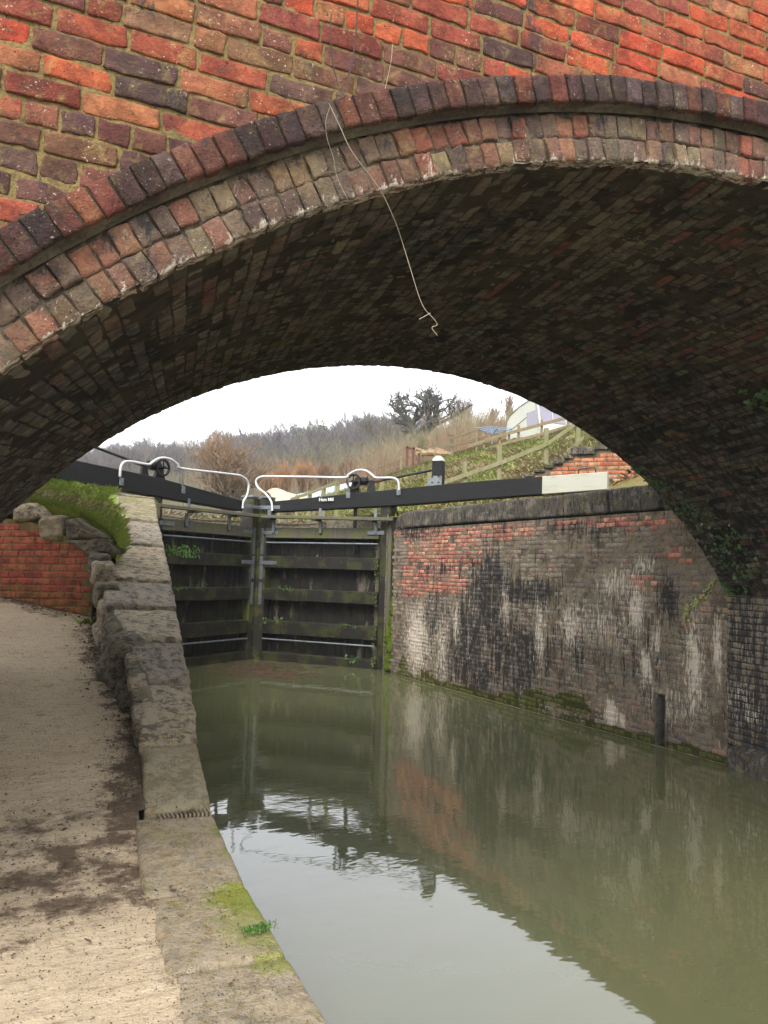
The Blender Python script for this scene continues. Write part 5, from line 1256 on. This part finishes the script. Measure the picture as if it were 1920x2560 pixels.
mb = MB(); mb.box(at(570, 1100, 36)-[0, .9, 0], at(670, 1100, 36)-at(570, 1100, 36), (0, 1.8, 0), (0, 0, .32), .02); mb.build('hull', M['vanwhite'], t_)
# ================================================================ TREES
def growtree(mbT, mbC, base, H, spread, n0, levels, seed, lean=0., trunk_r=.1, up=.35, nsides=5, curl=.25, twig=.008, start=.3, kmin=3, kmax=5):
    """bare tree: tapered limbs into mbT, fine twigs into mbC"""
    R = random.Random(seed)
    segsT = []
    def grow(p, d, L, r, lev):
        n = 4 if lev < levels else 3; pts = [p]; q = p.copy(); dd = d.copy()
        for i in range(n):
            dd = dd+np.array([R.gauss(0, curl), R.gauss(0, curl), R.gauss(0, curl*.6)+up*.25]); dd /= np.linalg.norm(dd); q = q+dd*L/n; pts.append(q)
        rs = np.linspace(r, r*.45, n+1)
        (mbT if lev <= 1 else mbC).tube(pts, rs, nsides if lev <= 1 else 3, False)
        if lev >= levels: return
        k = R.randint(kmin, kmax)+(1 if lev == 0 else 0)
        for i in range(k):
            t = start+(1-start)*(i+R.random())/k; j = min(int(t*n), n-1); bp = pts[j]+(pts[j+1]-pts[j])*(t*n-j)
            a = R.uniform(0, 2*PI); s = np.array([math.cos(a), math.sin(a), R.uniform(-.1, .5)])*spread
            nd = dd*.55+s+np.array([0, 0, up*.5]); nd /= np.linalg.norm(nd)
            grow(bp, nd, L*R.uniform(.45, .72), max(r*(.55 if lev == 0 else .5), twig), lev+1)
    for i in range(n0):
        a = R.uniform(0, 2*PI); b = base+np.array([math.cos(a), math.sin(a), 0])*(.12*H*.1*(n0 > 1)*R.random())
        d = np.array([math.cos(a)*spread*.55*(n0 > 1)+lean, math.sin(a)*spread*.55*(n0 > 1), 1.]); d /= np.linalg.norm(d)
        grow(b, d, H*R.uniform(.5, .62), trunk_r*R.uniform(.7, 1), 0)
def tree(name, label, cat, px, py_top, d, H=None, group=None, bark='bark', twigm='twig_grey', **kw):
    g_ = at(px, 1100, d); zg = ground(g_[0], g_[1])[0]; base = np.array([g_[0], g_[1], zg-.1]); H = at(px, py_top, d)[2]-zg
    a, b = MB(), MB(); growtree(a, b, base, H, **kw); t = thing(name, label, cat, group)
    # stretch to the measured height
    V = np.concatenate(b.V); top = np.percentile(V[:, 2], 99.7); k = H/(top-base[2])
    for m_ in (a, b):
        for i in range(len(m_.V)): m_.V[i] = (m_.V[i]-base)*[.5+.5*k, .5+.5*k, k]+base
    a.build('trunk', M[bark], t); b.build('crown', M[twigm], t); return t
tree('willow_tree', 'large multi stemmed leafless willow behind the left gate leaf', 'tree', 497, 912, 38, bark='bark', twigm='twig_willow', spread=.75, n0=9, levels=4, seed=3, trunk_r=.11, up=.25, twig=.006, kmin=4, kmax=6, start=.2)
for i, (px_, py_, d) in enumerate([(610, 990, 46), (655, 984, 48), (700, 990, 50), (745, 985, 52), (580, 1010, 44), (785, 1000, 56)]):
    tree('osier_bush', ['rounded orange osier bush nearest the mitre posts', 'tallest rounded orange osier bush above the right handrail', 'middle russet osier bush above the right handrail', 'russet osier bush just left of the gear wheel', 'small pale orange bush low beside the willow', 'russet bush behind the gear wheel'][i], 'bush', px_, py_, d,
         group='orange osier bushes', bark='twig_red', twigm='twig_orange' if i in (0, 1, 4) else 'twig_red', spread=.5, n0=26, levels=2, seed=20+i, trunk_r=.03, up=.5, twig=.009, kmin=5, kmax=8, curl=.12)
tree('gnarled_tree', 'dark gnarled leafless tree standing highest against the sky', 'tree', 892, 824, 70, bark='bark_dark', twigm='bark_dark', spread=.85, n0=2, levels=4, seed=53, trunk_r=.34, up=.15, twig=.018, curl=.34, kmin=4, kmax=5, start=.4)
for i, (px_, py_, d) in enumerate([(945, 850, 78), (968, 838, 80), (990, 842, 80), (1010, 845, 82), (928, 880, 76), (1100, 840, 75), (1065, 870, 78)]):
    tree('slender_tree', ['pale slender bare tree just right of the gnarled tree', 'tallest of the pale slender bare trees', 'pale slender bare tree right of the tallest one', 'rightmost pale slender bare tree before the sky gap', 'short slender tree against the gnarled tree', 'brownish bare tree rising behind the caravan roof', 'bare tree between the sky gap and the caravan'][i], 'tree', px_, py_, d,
         group='slender pale trees', bark='birch', twigm='birch' if i < 5 else 'twig_willow', spread=.42, n0=3, levels=3, seed=70+i, trunk_r=.1, up=.75, twig=.021, curl=.13, kmin=4, kmax=6)
tree('sapling', 'young pale stemmed sapling growing by the far fence', 'tree', 903, 925, 40, bark='bark_green', twigm='bark_green', spread=.55, n0=1, levels=3, seed=91, trunk_r=.06, up=.6, twig=.009, kmin=5, kmax=7)
tree('orchard_tree', 'crooked grey leafless tree low behind the right handrail hump', 'tree', 765, 955, 75, bark='bark_dark', twigm='bark_dark', spread=.9, n0=2, levels=4, seed=95, trunk_r=.2, up=.05, twig=.02, curl=.4, kmin=3, kmax=5)
# telegraph style pole
t_ = thing('timber_pole', 'slim grey pole with a short crossbar above the brush', 'pole'); p = at(974, 990, 45); mb = MB(); mb.tube([p, p+[0, 0, 45*(990-939)/FPX*1.]], .07, 6); q = p+[0, 0, 45*(990-940)/FPX]; mb.tube([q-np.array([.3, 0, -.02]), q+np.array([.3, 0, 0])], .05, 5); mb.build('pole', M['bark'], t_)
# thicket of brush along the slope foot: stuff
def brush(name, label, spots_, mat, n, H, seed):
    rr = np.random.default_rng(seed); mb = MB(); V = []; F = []; k = 0
    for px_, py_, d, sp in spots_:
        c0 = at(px_, py_, d); m_ = n
        X = c0[0]+rr.normal(0, sp, m_); Y = c0[1]+rr.normal(0, sp, m_); Z = ground(X, Y)
        for x, y, z in zip(X, Y, Z):
            h = H*rr.uniform(.5, 1.15)*(1+.35*math.sin(x*.9)*math.cos(y*.7)); p = np.array([x, y, z]); dr = np.array([rr.normal(0, .22), rr.normal(0, .22), 1.])
            r = .012*d/40; e1 = R_*r; prev = p
            for j in range(3):
                nx = prev+dr*h/3; dr = dr+np.array([rr.normal(0, .18), rr.normal(0, .18), 0]); w_ = 1-.3*j
                V += [prev-e1*w_, prev+e1*w_, nx+e1*(w_-.3), nx-e1*(w_-.3)]; F.append((k, k+1, k+2, k+3)); k += 4
                for b in range(3):
                    tq = prev+(nx-prev)*rr.random(); bd = dr*.6+rr.normal(0, .45, 3); bl = h*.22*rr.uniform(.5, 1.2)
                    V += [tq-e1*.35, tq+e1*.35, tq+bd*bl]; F.append((k, k+1, k+2)); k += 3
                prev = nx
    return props(mesh(name, V, F, M[mat]), label, 'thicket', None, 'stuff')
brush('thicket', 'tangled grey brown brush covering the hillside below the gnarled tree', [(870, 990, 58, 4), (900, 980, 55, 3.5), (930, 985, 52, 3), (960, 975, 52, 3), (1000, 970, 55, 4), (840, 1010, 62, 4), (1040, 960, 60, 4), (1080, 950, 60, 4), (860, 985, 72, 4), (920, 975, 72, 4), (810, 1020, 70, 4)], 'twig_grey', 420, 2.1, 5)
brush('russet_thicket', 'russet bramble and twig tangle behind the far fence', [(880, 1000, 47, 2), (830, 1015, 52, 2.5), (1050, 955, 44, 2.5), (1110, 940, 48, 3), (1140, 925, 60, 3), (780, 1030, 60, 3)], 'twig_red', 300, 1.7, 6)
brush('valley_thicket', 'pale scrub across the valley floor behind the willow', [(450, 1060, 70, 8), (350, 1070, 75, 8), (250, 1080, 80, 8), (550, 1060, 75, 7), (680, 1050, 85, 7), (750, 1040, 90, 7), (420, 1100, 45, 5)], 'wood_far2', 500, 4., 7)
# distant wood: many bare trees merged, reads as one mass
def simple_tree(seed, H, lv=3):
    a = MB(); growtree(a, a, np.zeros(3), H, .55, 1, lv, seed, trunk_r=.22, up=.35, nsides=3, twig=.05, kmin=5, kmax=7, curl=.2, start=.3)
    V = np.concatenate(a.V); F = []
    for f in a.F: F += [(f[0], f[1], f[2], f[3])]
    V[:, 2] *= H/V[:, 2].max(); return V, np.array(F)
protos = [simple_tree(300+i, 11, 3) for i in range(5)]
def wood(name, label, pts, mat, s0=1.):
    VV = []; FF = []; n_ = 0
    for (x, y) in pts:
        V, F = protos[rng.integers(0, 5)]; a = rng.uniform(0, 6.28); c, s = math.cos(a), math.sin(a); k = s0*rng.uniform(.7, 1.15)
        W = np.c_[(V[:, 0]*c-V[:, 1]*s)*k*1.3, (V[:, 0]*s+V[:, 1]*c)*k*1.3, V[:, 2]*k]+[x, y, ground(x, y)[0]-.3]
        VV.append(W); FF.append(F+n_); n_ += len(V)
    return props(mesh(name, np.concatenate(VV), np.concatenate(FF), M[mat]), label, 'wood', None, 'stuff')
pts = []
for k in range(430):
    px_ = rng.uniform(60, 905); d = rng.uniform(150, 262); q = at(px_, 1000, d); pts.append((q[0], q[1]))
wood('distant_wood', 'hazy purple brown leafless wood along the far ridge', pts, 'wood_far')
pts = []
for k in range(130):
    px_ = rng.uniform(60, 900); d = rng.uniform(95, 150); q = at(px_, 1040, d); pts.append((q[0], q[1]))
wood('nearer_wood', 'olive brown leafless trees in front of the far ridge', pts, 'wood_far2', .75)
P = []
for px_, py_, d, r in [(660, 950, 200, 3.5), (672, 965, 195, 3), (690, 940, 205, 2.5)]:
    P.append(at(px_, py_, d)+rng.normal(0, 1, (260, 3))*r*.5)
P = np.concatenate(P); o = leafcloud('evergreen_foliage', P, rng.normal(0, 1, P.shape)+R_*0+np.array([0, 0, .6]), .8, M['evergreen'], None, 'ivy')
props(o, 'dark ivy covered crowns among the bare trees below the ridge', 'foliage', None, 'stuff')
# ================================================================ haze
HZ = bpy.data.materials.new('haze'); HZ.use_nodes = True; ht = HZ.node_tree; ht.nodes.clear(); hv = ht.nodes.new('ShaderNodeVolumePrincipled'); ho = ht.nodes.new('ShaderNodeOutputMaterial'); ht.links.new(hv.outputs[0], ho.inputs['Volume'])
hv.inputs['Color'].default_value = (.9, .93, 1, 1); hv.inputs['Density'].default_value = .0007
mb = MB(); mb.box((-505, -505, -4.3), (1010, 0, 0), (0, 1010, 0), (0, 0, 104.3)); mb.build('haze', HZ)['kind'] = 'stuff'
bpy.data.objects['haze']['label'] = 'thin pale haze over the valley'
# ---------------------------------------------------------------- empties at the base of their things
bpy.context.view_layer.update()
def kids(o): return [c for c in bpy.data.objects if c.parent == o]
for t in THINGS:
    V = []
    for c in kids(t):
        if c.type == 'MESH': V += [np.array(c.matrix_world @ Vector(b)) for b in c.bound_box]
    if not V: continue
    V = np.array(V); loc = Vector(((V[:, 0].min()+V[:, 0].max())/2, (V[:, 1].min()+V[:, 1].max())/2, V[:, 2].min()))
    t.location = loc
    for c in kids(t): c.matrix_parent_inverse = Matrix.Translation(-loc)
